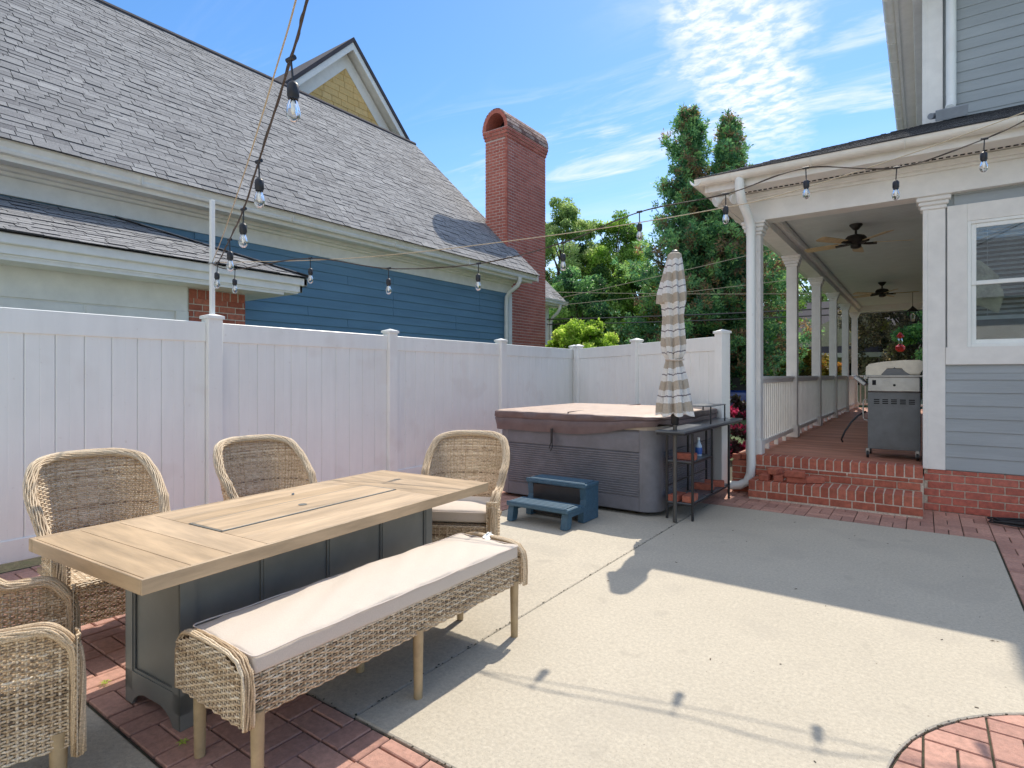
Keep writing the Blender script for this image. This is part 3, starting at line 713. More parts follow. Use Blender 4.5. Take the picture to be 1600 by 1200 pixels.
# brick base, steps, porch floor
t = MB(); t.box(.0, HX1, 7.178, 7.36, -.1, .405); fb = mk('foundation', t, m_mortar, H2, world=True)
its = brick_items((.0, 7.172, .0), X_, -Y_, HX1, .412, fb, .2, .0748, .0105, ph=.35, t0=.2)
pieces('brick', m_brickd, its, H2, 120, .003, 'foundation_brickwork'); its = []
t = MB(); t.box(-1.84, -.003, 7.052, 19.2, -.1, .34); pf = mk('porch_base', t, m_mortar, H2, world=True)
its += brick_items((-1.84, 7.045, 0), X_, -Y_, .26, .43, pf, .2, .0748, .0105)
its += brick_items((-1.84, 7.045, 0), Y_, -X_, 3, .34, pf, .2, .0748, .0105)
its += brick_items((-1.58, 7.045, .205), X_, -Y_, 1.57, .07, pf, .2, .078, .0105, ph=.2)
its += brick_items((-1.58, 7.045, .283), X_, -Y_, 1.57, .036, pf, .27, .044, .009, ph=.6)
def rowlock(y0, y1, z0, z1, x0, x1, par):
    n = round((x1 - x0) / .0785); wd = (x1 - x0) / n; out = []
    for k in range(n): out.append((Vector((x0 + (k + .5) * wd, (y0 + y1) / 2, (z0 + z1) / 2 + rj(.001))), None, (wd - .011, y1 - y0, z1 - z0), random.random(), par))
    return out
its += rowlock(7.04, 7.24, .328, .438, -1.58, -.005, pf)
t = MB(); t.box(-1.58, -.012, 7.044, 7.235, .30, .4335); t.box(-1.578, -.012, 6.705, 7.05, -.1, .1955); st = mk('brick_step', t, m_mortar, H2, world=True)
its += rowlock(6.70, 6.90, .098, .20, -1.585, -.008, st); its += rowlock(6.91, 7.045, .13, .197, -1.585, -.008, st)
its += brick_items((-1.585, 6.704, .018), X_, -Y_, 1.577, .072, st, .2, .08, .0105)
its += brick_items((-.01, 6.71, .018), Y_, X_, .33, .075, st, .2, .08, .0105); its += brick_items((-1.583, 6.71, .018), Y_, -X_, .33, .075, st, .2, .08, .0105)
pieces('brick', m_brick, its, H2, 170, .004, 'brickwork')
its = []; y = 7.245
t = MB(); t.box(-1.83, -.003, 7.242, 19.2, .34, .40); dk = mk('porch_floor', t, m_dark, H2, world=True)
while y < 19.1:
    its.append((Vector((-.92, y + .0675, .415 + rj(.001))), None, (1.80, .1325, .026), random.random(), dk)); y += .136
pieces('floor_board', m_deck, its, H2, 300, .002)
# columns
def column(y):
    c = MB(); x0, x1 = -1.705, -1.53; y1 = y + .175
    c.cb(x0 + .015, x1 - .015, y + .015, y1 - .015, FZ, 3.0, .003); c.cb(x0 + .01, x1 - .01, y + .01, y1 - .01, 2.80, 2.815, .004)
    o = mk('porch_column', c, m_white, H2, world=True)
    b = MB(); b.cb(x0, x1, y, y1, FZ, FZ + .17, .004); b.cb(x0 + .007, x1 - .007, y + .007, y1 - .007, FZ + .17, FZ + .185, .005); mk('column_base', b, m_white, o, world=True)
    k = MB()
    for z0, z1, e in ((2.99, 3.03, .0), (3.03, 3.075, .016), (3.075, 3.115, .032), (3.115, 3.15, .045)): k.cb(x0 - e, x1 + e, y - e, y1 + e, z0, z1, .007)
    mk('column_capital', k, m_white, o, world=True)
cys = [7.10, 9.45, 11.85, 14.25, 16.65, 19.0]
for y in cys: column(y)
for a, b in zip(cys[:-1], cys[1:]):
    r = MB(); r.cb(-1.66, -1.575, a + .16, b + .015, 1.30, 1.345, .006); r.cb(-1.645, -1.59, a + .16, b + .015, 1.262, 1.30, .004); r.cb(-1.645, -1.59, a + .16, b + .015, .51, .565, .004)
    for f_ in (.25, .5, .75): r.box(-1.64, -1.595, a + .175 + (b - a - .17) * f_ - .02, a + .175 + (b - a - .17) * f_ + .02, FZ, .51)
    ro = mk('railing', r, m_white, H2, world=True); n = 18
    for k in range(n):
        yy = a + .175 + (b - a - .17) * (k + .5) / n; p = MB(); p.box(-1.634, -1.601, yy - .016, yy + .016, .565, 1.263); mk('picket', p, m_white, ro, world=True)
r = MB(); r.cb(-1.53, 0, 19.04, 19.12, 1.30, 1.345, .006); r.cb(-1.53, 0, 19.05, 19.10, .51, .565, .004); ro = mk('railing', r, m_white, H2, world=True)
for k in range(13):
    p = MB(); xx = -1.47 + k * .115; p.box(xx - .014, xx + .014, 19.06, 19.09, .565, 1.30); mk('picket', p, m_white, ro, world=True)
# beams, ceiling, eaves
t = MB(); t.box(-1.72, HX1, 7.085, 7.30, 3.15, 3.47)
t.box(-1.72, -1.52, 7.30, 19.2, 3.15, 3.40); t.box(-1.52, 0, 19.0, 19.2, 3.15, 3.40); t.cb(-1.53, -1.44, 7.30, 19.0, 3.24, 3.33, .02); mk('porch_beam', t, m_white, H2, world=True)
t = MB(); t.cb(-1.735, HX1, 7.06, 7.085, 3.37, 3.455, .006); t.cb(-1.76, HX1, 7.02, 7.065, 3.40, 3.46, .01); mk('crown_moulding', t, m_white, H2, world=True)
its = []; y = 7.31
t = MB(); t.box(-1.52, .0, 7.30, 19.0, 3.325, 3.35); cl = mk('porch_ceiling', t, m_ceil, H2, world=True)
x = -1.43
while x < 7.3 and False: pass
yy = 7.31
while yy < 19.0: its.append((Vector((-.72, yy + .04, 3.32)), None, (1.42, .075, .012), .5, cl)); yy += .08
pieces('ceiling_board', m_ceil, its, H2, 300, .002)
t = MB(); t.box(-2.02, HX1, 6.74, 7.05, 3.465, 3.485); t.box(-2.02, -1.72, 7.05, 19.3, 3.465, 3.485)
t.cb(-2.03, HX1, 6.70, 6.74, 3.455, 3.585, .004); t.cb(-2.06, -2.02, 6.70, 19.3, 3.455, 3.585, .004); mk('soffit', t, m_white, H2, world=True)
t = MB(); x = -1.7
while x < HX1 - .1: t.box(x, x + .035, 6.955, 6.975, 3.458, 3.4655); x += .055
mk('soffit_vent', t, m_dark, H2, world=True, kind='stuff')
def halfround(mb, axis, a0, a1, c, zc, r=.062):
    P = [(r * math.cos(PI + PI * i / 10), r * math.sin(PI + PI * i / 10)) for i in range(11)]
    P = [(-r - .006, .006)] + P + [(r + .006, .006), (r - .006, .004)] + [(.055 * math.cos(-PI * i / 8), .055 * math.sin(-PI * i / 8)) for i in range(1, 8)] + [(-r + .006, .004)]
    if axis == 'x': mb.prism(P, lambda a, b: (a0, c + a, zc + b), lambda a, b: (a1, c + a, zc + b))
    else: mb.prism(P, lambda a, b: (c + a, a0, zc + b), lambda a, b: (c + a, a1, zc + b))
t = MB(); halfround(t, 'x', -2.14, HX1, 6.635, 3.585, .066); halfround(t, 'y', 6.57, 19.3, -2.125, 3.585, .066)
for xx in (-1.75, -.95, -.15, .66, 1.4):
    t.tube([(xx, 6.635 + .07 * math.cos(a), 3.585 + .07 * math.sin(a)) for a in [PI + PI * i / 8 for i in range(9)]], .006, 5)
for yy in (7.6, 8.5, 9.4, 10.3):
    t.tube([(-2.125 + .07 * math.cos(a), yy, 3.585 + .07 * math.sin(a)) for a in [PI + PI * i / 8 for i in range(9)]], .006, 5)
mk('gutter', t, m_gutter, H2, smooth=35, world=True)
# porch roof
RZ = 3.60; RB = 4.46; SL = (RB - RZ) / (8.82 - 6.62)
t = MB(); q = 8.82 - 6.62
t.add([(-2.14, 6.62, RZ), (HX1, 6.62, RZ), (HX1, 8.82, RB), (-2.14 + q, 8.82, RB), (-2.14, 19.3, RZ), (-2.14 + q, 19.3, RB), (-2.14, 6.62, RZ - .03), (HX1, 6.62, RZ - .03), (-2.14, 19.3, RZ - .03)],
      [(0, 1, 2, 3), (0, 3, 5, 4), (6, 7, 1, 0), (0, 4, 8, 6)]); pr2 = mk('porch_roof', t, m_felt, H2, world=True)
uu = Vector((0, q, RB - RZ)).normalized(); nv = Vector((0, -(RB - RZ), q)).normalized(); sl5 = math.hypot(q, RB - RZ)
its = shingles(Vector((-2.14, 6.61, RZ)), X_, uu, nv, HX1 + 2.14, sl5, pr2, left=lambda v: (v * q / sl5, HX1 + 2.14))
uu = Vector((q, 0, RB - RZ)).normalized(); nv = Vector((-(RB - RZ), 0, q)).normalized()
its += shingles(Vector((-2.15, 6.62, RZ)), Y_, uu, nv, 7, sl5, pr2, left=lambda v: ((v + .17) * q / sl5, 7))
pieces('shingle', m_shingle, its, H2, 290, .0, 'roof_shingles')
# upper storey
t = MB(); t.cb(0.0, .185, 8.775, 8.83, 4.36, 6.24, .003); t.cb(-.02, .03, 8.77, 8.9, 4.36, 6.24, .003); mk('corner_board', t, m_white, H2, world=True)
t = MB(); t.box(-.30, HX1, 8.35, 19.5, 6.25, 6.28); t.box(-.32, -.28, 8.35, 19.5, 6.2, 6.42); t.box(-.32, HX1, 8.33, 8.37, 6.2, 6.42); t.cb(-.12, 0.0, 8.84, 19.4, 6.08, 6.25, .01); t.cb(-.02, HX1, 8.66, 8.775, 6.10, 6.25, .01)
mk('upper_soffit', t, m_cream, H2, world=True)
t = MB(); halfround(t, 'y', 8.3, 19.5, -.385, 6.40, .07); halfround(t, 'x', -.45, HX1, 8.27, 6.40, .07)
for k in range(18): yy = 8.5 + k * .62; t.tube([(-.385 + .075 * math.cos(a), yy, 6.40 + .075 * math.sin(a)) for a in [PI + PI * i / 8 for i in range(9)]], .006, 5)
mk('upper_gutter', t, m_gutter, H2, smooth=35, world=True)
t = MB(); t.add([(-.42, 8.2, 6.44), (HX1, 8.2, 6.44), (HX1, 10.5, 8.1), (2, 10.5, 8.1), (-.42, 19.5, 6.44), (2, 19.5, 8.1)], [(0, 1, 2, 3), (0, 3, 5, 4), (0, 4, 5, 2, 1)]); mk('upper_roof', t, m_shingle, H2, world=True)
spout('downspout', [(.265, 8.735, 6.3), (.265, 8.735, 4.72), (.265, 8.70, 4.62), (.25, 8.58, 4.52)], .052, H2, mat=m_vinyl)
t = MB(); t.ob((.26, 8.50, 4.44), Matrix.Rotation(math.atan(SL), 3, 'X'), (.30, .22, .12), .5, .004); t.cyl((.06, 8.45, 4.43), (.13, 8.55, 4.46), .035); mk('roof_flashing_box', t, m_grayd, H2, smooth=30, world=True)
spout('downspout', [(-1.66, 6.64, 3.55), (-1.66, 6.64, 3.42), (-1.655, 6.72, 3.30), (-1.63, 6.93, 3.16), (-1.62, 6.985, 3.06), (-1.62, 6.99, 2.8), (-1.62, 6.99, .34), (-1.625, 6.985, .22), (-1.66, 6.975, .13), (-1.74, 6.96, .085), (-1.86, 6.93, .075)], [.05] * 11, H2, mat=m_vinyl)
# flood light under the porch corner
fl = thing('flood_light', 'white twin flood light fixed under the porch soffit corner', 'lamp', (-1.86, 6.86, 3.465))
mk('mount', MB().lathe([(.055, 0), (.055, -.02), (.02, -.03), (.02, -.05)], n=14), m_vinyl, fl, smooth=40)
for s, rx in ((-1, .7), (1, -.7)):
    d_ = Vector((s * .7, -.5, -.45)).normalized(); mb = MB(); p = Vector((s * .02, 0, -.045))
    mb.tube([p, p + d_ * .04, p + d_ * .06, p + d_ * .11, p + d_ * .13], [.02, .022, .035, .055, .058], 14); mk('lamp_head', mb, m_vinyl, fl, smooth=40)

# ceiling fans
def fan(y, rot, label, second=None):
    if second: r_ = copy_tree(second); r_.location = (-.72, y, 3.314); r_.rotation_euler[2] = rot; r_['label'] = label; return r_
    f = thing('ceiling_fan', label, 'fan', (-.72, y, 3.314), rot, 'bronze ceiling fans under the porch ceiling')
    mk('canopy', MB().lathe([(.075, 0), (.075, -.015), (.03, -.07), (.014, -.075), (.014, -.14)], n=18), m_bronze, f, smooth=40)
    mk('motor', MB().lathe([(.03, -.13), (.10, -.15), (.125, -.18), (.125, -.225), (.09, -.255), (.06, -.265), (.06, -.30), (.03, -.315)], n=22), m_bronze, f, smooth=40)
    for k in range(5):
        a = 2 * PI * k / 5; R = Matrix.Rotation(a, 3, 'Z') @ Matrix.Rotation(.2, 3, 'X')
        b = MB(); P = [(.20, -.05), (.30, -.062), (.60, -.068), (.635, -.05), (.64, 0), (.635, .05), (.60, .068), (.30, .062), (.20, .05)]
        b.prism(P, lambda p, q: R @ Vector((p, q, 0)) + Vector((0, 0, -.245)), lambda p, q: R @ Vector((p, q, .007)) + Vector((0, 0, -.245))); bo = mk('blade', b, m_fanb, f)
        i = MB(); i.tube([R @ Vector(v) + Vector((0, 0, -.245)) for v in ((.08, 0, -.006), (.16, .01, -.01), (.24, 0, -.006))], [.014, .018, .02], 6); mk('blade_iron', i, m_bronze, bo)
    return f
fan1 = fan(8.67, .35, 'nearer of the two bronze ceiling fans, above the grill')
fan(14.4, .1, 'farther of the two bronze ceiling fans, towards the end of the porch', fan1)
ln = thing('lantern', 'small black hanging lantern at the far end of the porch', 'lantern', (-.22, 16.5, 3.314))
mk('hook', MB().cyl((0, 0, 0), (0, 0, -.34), .006, n=6), m_black, ln)
mk('cap', MB().lathe([(.01, -.33), (.03, -.36), (.12, -.44), (.13, -.46)], n=12), m_black, ln)
cg = MB()
for k in range(6): a = k * PI / 3; cg.tube([(.11 * math.cos(a), .11 * math.sin(a), -.46), (.13 * math.cos(a), .13 * math.sin(a), -.56), (.08 * math.cos(a), .08 * math.sin(a), -.72)], .008, 5)
cg.lathe([(.09, -.74), (.09, -.71), (.03, -.70)], n=12); mk('cage', cg, m_black, ln)
mk('globe', MB().lathe([(.02, -.71), (.06, -.66), (.065, -.56), (.03, -.49)], n=12), m_bulb, ln, smooth=True)
fd = thing('bird_feeder', 'small red hanging hummingbird feeder seen above the grill', 'bird feeder', (-.55, 19.6, 3.52))
mk('hanger', MB().cyl((0, 0, .2), (0, 0, -.98), .006, n=5), m_black, fd); mk('cap', MB().lathe([(.02, -.96), (.09, -1.06), (.09, -1.08), (.03, -1.12)], n=12), m_red, fd, smooth=40)
mk('bottle', MB().lathe([(.05, -1.12), (.06, -1.2), (.05, -1.30)], n=12), m_bulb, fd, smooth=True); mk('base', MB().lathe([(.05, -1.30), (.12, -1.36), (.12, -1.44), (.06, -1.50)], n=12), m_red, fd, smooth=40)

# loose bricks on the steps
def brickob(x, y, z, rz, label, dims=(.2, .095, .062), holes=0, grp=None):
    mb = MB(); mb.cb(-dims[0] / 2, dims[0] / 2, -dims[1] / 2, dims[1] / 2, 0, dims[2], .004, random.random())
    o = mk('loose_brick', mb, m_brick, None); o.location = (x, y, z); o.rotation_euler = (0, 0, rz); tag(o, label, 'brick', grp); return o
g_ = 'loose bricks piled on the lower step'
brickob(-1.43, 6.83, .203, 1.5, 'loose brick at the left end of the lower step, bottom of the left stack', grp=g_)
brickob(-1.34, 6.90, .268, 1.35, 'loose brick capping the left stack on the lower step', grp=g_)
brickob(-1.30, 6.86, .203, 1.7, 'loose brick lying between the two small stacks on the lower step', grp=g_)
brickob(-1.12, 6.83, .203, .25, 'bottom brick of the right hand stack on the lower step', grp=g_)
brickob(-1.13, 6.80, .268, .15, 'top brick of the right hand stack on the lower step', grp=g_)
brickob(-.97, 6.93, .203, .5, 'loose brick lying on its own right of the stacks on the lower step', grp=g_)

# grill
G = thing('gas_grill', 'stainless gas grill on casters seen from behind on the porch', 'grill', (-.275, 7.62, FZ))
G.scale = (.9, .9, .93)
b = MB(); b.cb(-.27, .27, 0, .50, .11, .80, .006); b.box(-.245, .245, -.006, .004, .14, .74)
cab = mk('cabinet', b, m_grillg, G)
v = MB()
for k in range(5):
    for j in range(3): v.box(-.205 + k * .09, -.145 + k * .09, -.009, -.0062, .655 + j * .022, .667 + j * .022)
mk('vent', v, m_dark, cab)
b = MB(); b.cb(-.27, .27, -.03, .50, .80, .98, .01); fbx = mk('firebox', b, m_steel, G); mk('gas_port', MB().cyl((.01, -.045, .88), (.01, -.028, .88), .014).box(-.22, -.18, -.033, -.029, .88, .94), m_dark, fbx)
b = MB(); b.cb(-.29, .30, -.05, .52, .975, 1.0, .004); mk('rim', b, m_steel, G)
b = MB(); P = [(-.29, 0.0), (-.285, .10), (-.25, .135), (-.10, .16), (.10, .175), (.26, .175), (.29, .16), (.29, .06), (.26, 0)]
P2 = [(-.29, 0), (-.13, .0), (-.09, .05), (-.06, .085), (.08, .085), (.12, .04), (.16, 0.012), (.26, .015), (.29, .06), (.29, .16), (.26, .175), (.10, .175), (-.10, .16), (-.25, .135), (-.285, .10)]
b.prism(P2, lambda x, z: (x, -.04, 1.0 + z), lambda x, z: (x, .0, 1.0 + z)); b.prism(P, lambda x, z: (x, .0, 1.0 + z), lambda x, z: (x * .98, .42, 1.0 + z * 1.02)); mk('hood', b, m_hood, G)
b = MB(); b.prism([(-.17, 0), (.17, 0), (.10, .075), (-.08, .075)], lambda x, z: (x, -.035, 1.0 + z), lambda x, z: (x, -.005, 1.0 + z)); b.lathe([(.012, 0), (.012, .02)], (.01, -.03, 1.075), 8); mk('heat_shield', b, m_grillg, G)
b = MB(); b.ob((-.35, .12, .93), Matrix.Rotation(.7, 3, 'Y'), (.15, .36, .05), .5, .01); b.cb(-.32, -.26, .02, .3, .95, 1.0, .006); mk('side_shelf', b, m_steel, G)
b = MB(); b.cb(.30, .40, .05, .48, .50, .97, .02); mk('side_burner', b, m_grillg, G)
mk('handle', MB().tube([(-.27, .1, .70), (-.31, .1, .70), (-.325, .1, .67), (-.325, .1, .48), (-.31, .1, .45), (-.27, .1, .45)], .009, 8), m_steel, G, smooth=40)
for x in (-.27, .24):
    for y in (.02, .46):
        c = MB(); c.cyl((x - .012, y - .01, .045), (x + .012, y - .01, .045), .045, n=16); co = mk('caster', c, m_rub, G, smooth=40); k = MB(); k.cyl((x - .017, y - .01, .045), (x + .017, y - .01, .045), .018, n=10); k.cb(x - .022, x + .022, y - .03, y + .01, .06, .115, .004); mk('caster_fork', k, m_steel, co)
hs = MB().tube([(-.30, .15, .55), (-.38, .1, .50), (-.45, .05, .42), (-.52, .02, .30), (-.56, .02, .20), (-.55, .05, .17)], .012, 7); mk('gas_hose', hs, m_rub, G, smooth=True)

# cable coil on the paving
hp = []
for i in range(170):
    a = i * .19; r = .17 + .02 * math.sin(i * .07); hp.append((.72 + r * 1.25 * math.cos(a) + .01 * math.sin(i * 1.3), 6.86 + r * .62 * math.sin(a), .012 + .0002 * i + .008 * abs(math.sin(i * .37))))
tag(mk('hose_coil', MB().tube(hp, .008, 6), m_rub, None, smooth=True), 'black hose coiled on the brick paving below the grey wall', 'hose')

# ------------------------------------------------------------------ hot tub
T = thing('hot_tub', 'dark grey ribbed hot tub with brown cover in front of the fence corner', 'hot tub', (-3.02, 6.18, 0))
tx0, tx1, ty0, ty1 = -.95, .95, -.93, .93; cr = .17
def rr_poly(x0, x1, y0, y1, r, n=8):
    P = []
    for cx, cy, a0 in ((x1 - r, y0 + r, -90), (x1 - r, y1 - r, 0), (x0 + r, y1 - r, 90), (x0 + r, y0 + r, 180)):
        P += [(cx + r * math.cos(math.radians(a0 + 90 * i / n)), cy + r * math.sin(math.radians(a0 + 90 * i / n))) for i in range(n + 1)]
    return P
b = MB(); b.prism(rr_poly(tx0 + .015, tx1 - .015, ty0 + .015, ty1 - .015, cr), lambda x, y: (x, y, .03), lambda x, y: (x, y, .83)); body = mk('tub_body', b, m_black, T)
def ribbed(nm, f, a0, a1):                          # profile out = distance proud of the body
    P = [(0.0, .04), (.016, .04), (.018, .165), (.008, .17)]; z = .18
    while z < .60: P += [(.010, z), (.019, z + .006), (.019, z + .017), (.010, z + .022)]; z += .0235
    P += [(.006, z), (.019, z + .012), (.019, .73), (.012, .80), (0.0, .82)]
    mb = MB(); mb.prism(P, lambda o, z: f(a0, o, z), lambda o, z: f(a1, o, z)); return mk(nm, mb, m_tub, T)
ribbed('front_panel', lambda a, o, z: (a, ty0 + .015 - o, z), tx0 + cr, tx1 - cr - .004); ribbed('side_panel', lambda a, o, z: (tx1 - .015 + o, a, z), ty0 + cr + .004, ty1 - cr)
ribbed('side_panel', lambda a, o, z: (tx0 + .015 - o, a, z), ty0 + cr, ty1 - cr); ribbed('back_panel', lambda a, o, z: (a, ty1 - .015 + o, z), tx0 + cr, tx1 - cr)
for cx, cy, a0 in ((tx1 - cr, ty0 + cr, -90), (tx0 + cr, ty0 + cr, 180), (tx1 - cr, ty1 - cr, 0), (tx0 + cr, ty1 - cr, 90)):
    A = [math.radians(a0 + 90 * i / 14) for i in range(15)]; R0, R1 = cr - .02, cr + .006
    P = [(cx + R1 * math.cos(a), cy + R1 * math.sin(a)) for a in A] + [(cx + R0 * math.cos(a), cy + R0 * math.sin(a)) for a in reversed(A)]
    mb = MB(); mb.prism(P, lambda x, y: (x, y, .04), lambda x, y: (x, y, .825)); mk('corner_panel', mb, m_tub, T, smooth=40)
b = MB(); b.prism(rr_poly(tx0 - .01, tx1 + .01, ty0 - .01, ty1 + .01, cr + .01), lambda x, y: (x, y, .826), lambda x, y: (x, y, .862)); mk('tub_shell_rim', b, m_tubrim, T, smooth=40)
# cover: slab with a hanging skirt that rides up at the front right corner
def cover():
    P = rr_poly(tx0 - .05, tx1 + .05, ty0 - .05, ty1 + .05, .13, 6)
    # resample densely
    Q = []
    for i in range(len(P)):
        p, q = Vector(P[i]), Vector(P[(i + 1) % len(P)]); n = max(1, int((q - p).length / .06))
        Q += [p.lerp(q, k / n) for k in range(n)]
    n = len(Q); mb = MB(); ms = MB()
    def ring(z, sc_, wob=0): return [(q.x * sc_ + 0, q.y * sc_, z + (wob * math.sin(i * .9) if wob else 0)) for i, q in enumerate(Q)]
    rings = [ring(.958, .985), ring(.968, .96), ring(.974, .80), ring(.985, .40)]
    for r_ in rings: mb.v += r_
    for k in range(3):
        for i in range(n): j = (i + 1) % n; mb.f.append([k * n + i, k * n + j, (k + 1) * n + j, (k + 1) * n + i]); mb.t.append(.5)
    mb.v.append((0, 0, .99)); c = len(mb.v) - 1
    for i in range(n): mb.f.append([3 * n + i, 3 * n + (i + 1) % n, c]); mb.t.append(.5)
    def skirtz(q):
        d = (Vector((tx1, ty0)) - q).length; k = max(0, 1 - d / .85); k2 = 1 if q.x > tx1 - .05 and q.y > ty0 else 0
        return .752 + .11 * (k * k * (3 - 2 * k)) + (.03 if k2 else 0)
    lv = []
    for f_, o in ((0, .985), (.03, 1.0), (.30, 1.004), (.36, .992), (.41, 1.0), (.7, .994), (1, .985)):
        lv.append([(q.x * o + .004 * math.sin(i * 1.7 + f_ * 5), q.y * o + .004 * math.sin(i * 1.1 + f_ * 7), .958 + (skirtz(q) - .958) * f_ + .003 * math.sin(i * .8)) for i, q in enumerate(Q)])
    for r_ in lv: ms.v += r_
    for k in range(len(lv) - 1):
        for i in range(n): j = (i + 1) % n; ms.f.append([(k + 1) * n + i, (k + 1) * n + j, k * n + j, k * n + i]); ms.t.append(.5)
    co = mk('cover', mb, m_cover_sheen, T, smooth=30); mk('cover_skirt', ms, m_cover_shade, co, smooth=60)
    s = MB(); s.ob((-.18, ty0 - .06, .72), Matrix.Identity(3), (.025, .006, .15)); s.tube([(-.18, ty0 - .066, .66), (-.2, ty0 - .07, .60), (-.185, ty0 - .07, .56), (-.165, ty0 - .07, .60), (-.17, ty0 - .066, .66)], .006, 5); mk('cover_strap', s, m_rub, co)
    s = MB(); s.cb(-.22, .22, -1.0, 0, 0, .01, .002) if False else None
    s = MB(); s.tube([(0, ty0 - .03, .972), (0, ty1, .978)], .007, 5); mk('cover_seam', s, m_cover_shade, co)
cover()
# plastic steps
S = thing('spa_steps', 'blue grey plastic two tread step unit in front of the hot tub', 'steps', (-2.86, 4.66, 0))
def tread(x0, x1, y0, y1, z):
    mb = MB(); mb.cb(x0, x1, y0, y1, z - .045, z - .008, .008); n = 5; w_ = (y1 - y0 - .05) / n
    for k in range(n): mb.cb(x0 + .03, x1 - .03, y0 + .025 + k * w_, y0 + .025 + (k + .72) * w_, z - .009, z, .003)
    mb.cb(x0 + .004, x1 - .004, y0 + .003, y0 + .016, z - .012, z - .002, .003); return mk('tread', mb, m_bluepl, S)
tread(-.33, .33, -.30, -.02, .185); tread(-.33, .33, .03, .31, .355)
for s in (-1, 1):
    mb = MB(); x = s * .29; P = [(-.30, 0), (-.235, 0), (-.20, .09), (-.06, .14), (.0, .14), (.31, 0), (.31, .31), (.04, .31), (.045, .22), (.01, .14), (-.27, .14)]
    P = [(-.30, 0), (-.22, 0), (-.20, .06), (-.20, .10), (.02, .10), (.02, 0), (.31, 0), (.31, .31), (.05, .31), (.065, .20), (.05, .14), (-.27, .14)]
    mb.prism(P, lambda y, z: (x - .03, y, z), lambda y, z: (x + .03, y, z)); mk('side', mb, m_bluepl, S)
mb = MB(); mb.box(-.26, .26, .06, .075, .02, .30); mk('riser', mb, m_black, S)

# ------------------------------------------------------------------ bar table beside the tub
B = thing('outdoor_bar_table', 'narrow black metal shelf table with grey tops along the side of the hot tub', 'table', (-1.87, 6.1, 0))
def lb(x0, x1, y0, y1, z0, z1, b=.003): return MB().cb(x0 + 1.87, x1 + 1.87, y0 - 6.1, y1 - 6.1, z0, z1, b)
mk('table_top', lb(-2.02, -1.745, 5.10, 7.12, .832, .85), m_mat, B)
f = lb(-2.015, -1.75, 5.105, 7.115, .812, .832); mk('top_frame', f, m_black, B)
for x in (-1.72 - .03, -1.995):
    for y in (5.33, 6.55): mk('leg', lb(x - .011, x + .011, y - .011, y + .011, 0, .812), m_black, B)
for x in (-1.75, -1.995): mk('leg', lb(x - .010, x + .010, 5.92, 5.94, .162, .812), m_black, B)
mk('shelf', lb(-1.985, -1.76, 5.32, 5.95, .540, .552), m_mat, B); mk('shelf', lb(-1.985, -1.76, 5.32, 6.56, .150, .162), m_mat, B)
fr = MB()
for z in (.535, .144):
    y1 = 5.95 if z > .3 else 6.56
    for x in (-1.752, -1.993): fr.cb(x + 1.87 - .008, x + 1.87 + .008, 5.33 - 6.1, y1 - 6.1, z - .008, z + .008, .002)
    for y in (5.33, y1): fr.cb(-2.0 + 1.87, -1.745 + 1.87, y - 6.108, y - 6.092, z - .008, z + .008, .002)
for x in (-1.995,):
    fr.cb(x + 1.87 - .006, x + 1.87 + .006, 5.33 - 6.1, 6.55 - 6.1, .30, .312, .002)
mk('shelf_frame', fr, m_black, B)
RS = thing('riser_shelf', 'small black wire riser standing on the far end of the bar table', 'shelf', (-1.92, 6.35, .85))
mk('riser_top', MB().cb(-.14, .12, -.27, .27, .178, .188, .003), m_mat, RS)
for x in (-.13, .11):
    for y in (-.26, .26): mk('leg', MB().box(x - .006, x + .006, y - .006, y + .006, 0, .178), m_black, RS)
brickob(-1.86, 5.46, .553, .15, 'whole brick lying on the middle shelf of the bar table', grp='bricks stored on the bar table')
brickob(-1.93, 5.42, .163, 1.5, 'left of the two bricks at the near end of the bottom shelf', grp='bricks stored on the bar table')
brickob(-1.81, 5.44, .163, 1.6, 'right of the two bricks at the near end of the bottom shelf', grp='bricks stored on the bar table')
brickob(-1.88, 6.08, .163, .1, 'brick at the far end of the bottom shelf, beside the table leg', grp='bricks stored on the bar table')
brickob(-1.84, 6.32, .163, .3, 'last brick at the far end of the bottom shelf', grp='bricks stored on the bar table')
SB = thing('spray_bottle', 'clear bottle with blue label on the middle shelf', 'bottle', (-1.83, 5.76, .553))
mk('bottle', MB().lathe([(.030, 0), (.032, .01), (.032, .10), (.014, .14), (.012, .16)], n=16), M('pale_plastic', (.45, .55, .65), None, .2), SB, smooth=50)
mk('label', MB().lathe([(.0325, .02), (.033, .021), (.033, .085), (.0325, .086)], n=16), M('blue_label', (.03, .12, .45), None, .4), SB, smooth=50); mk('cap', MB().lathe([(.012, .16), (.013, .185)], n=10), m_vinyl, SB)

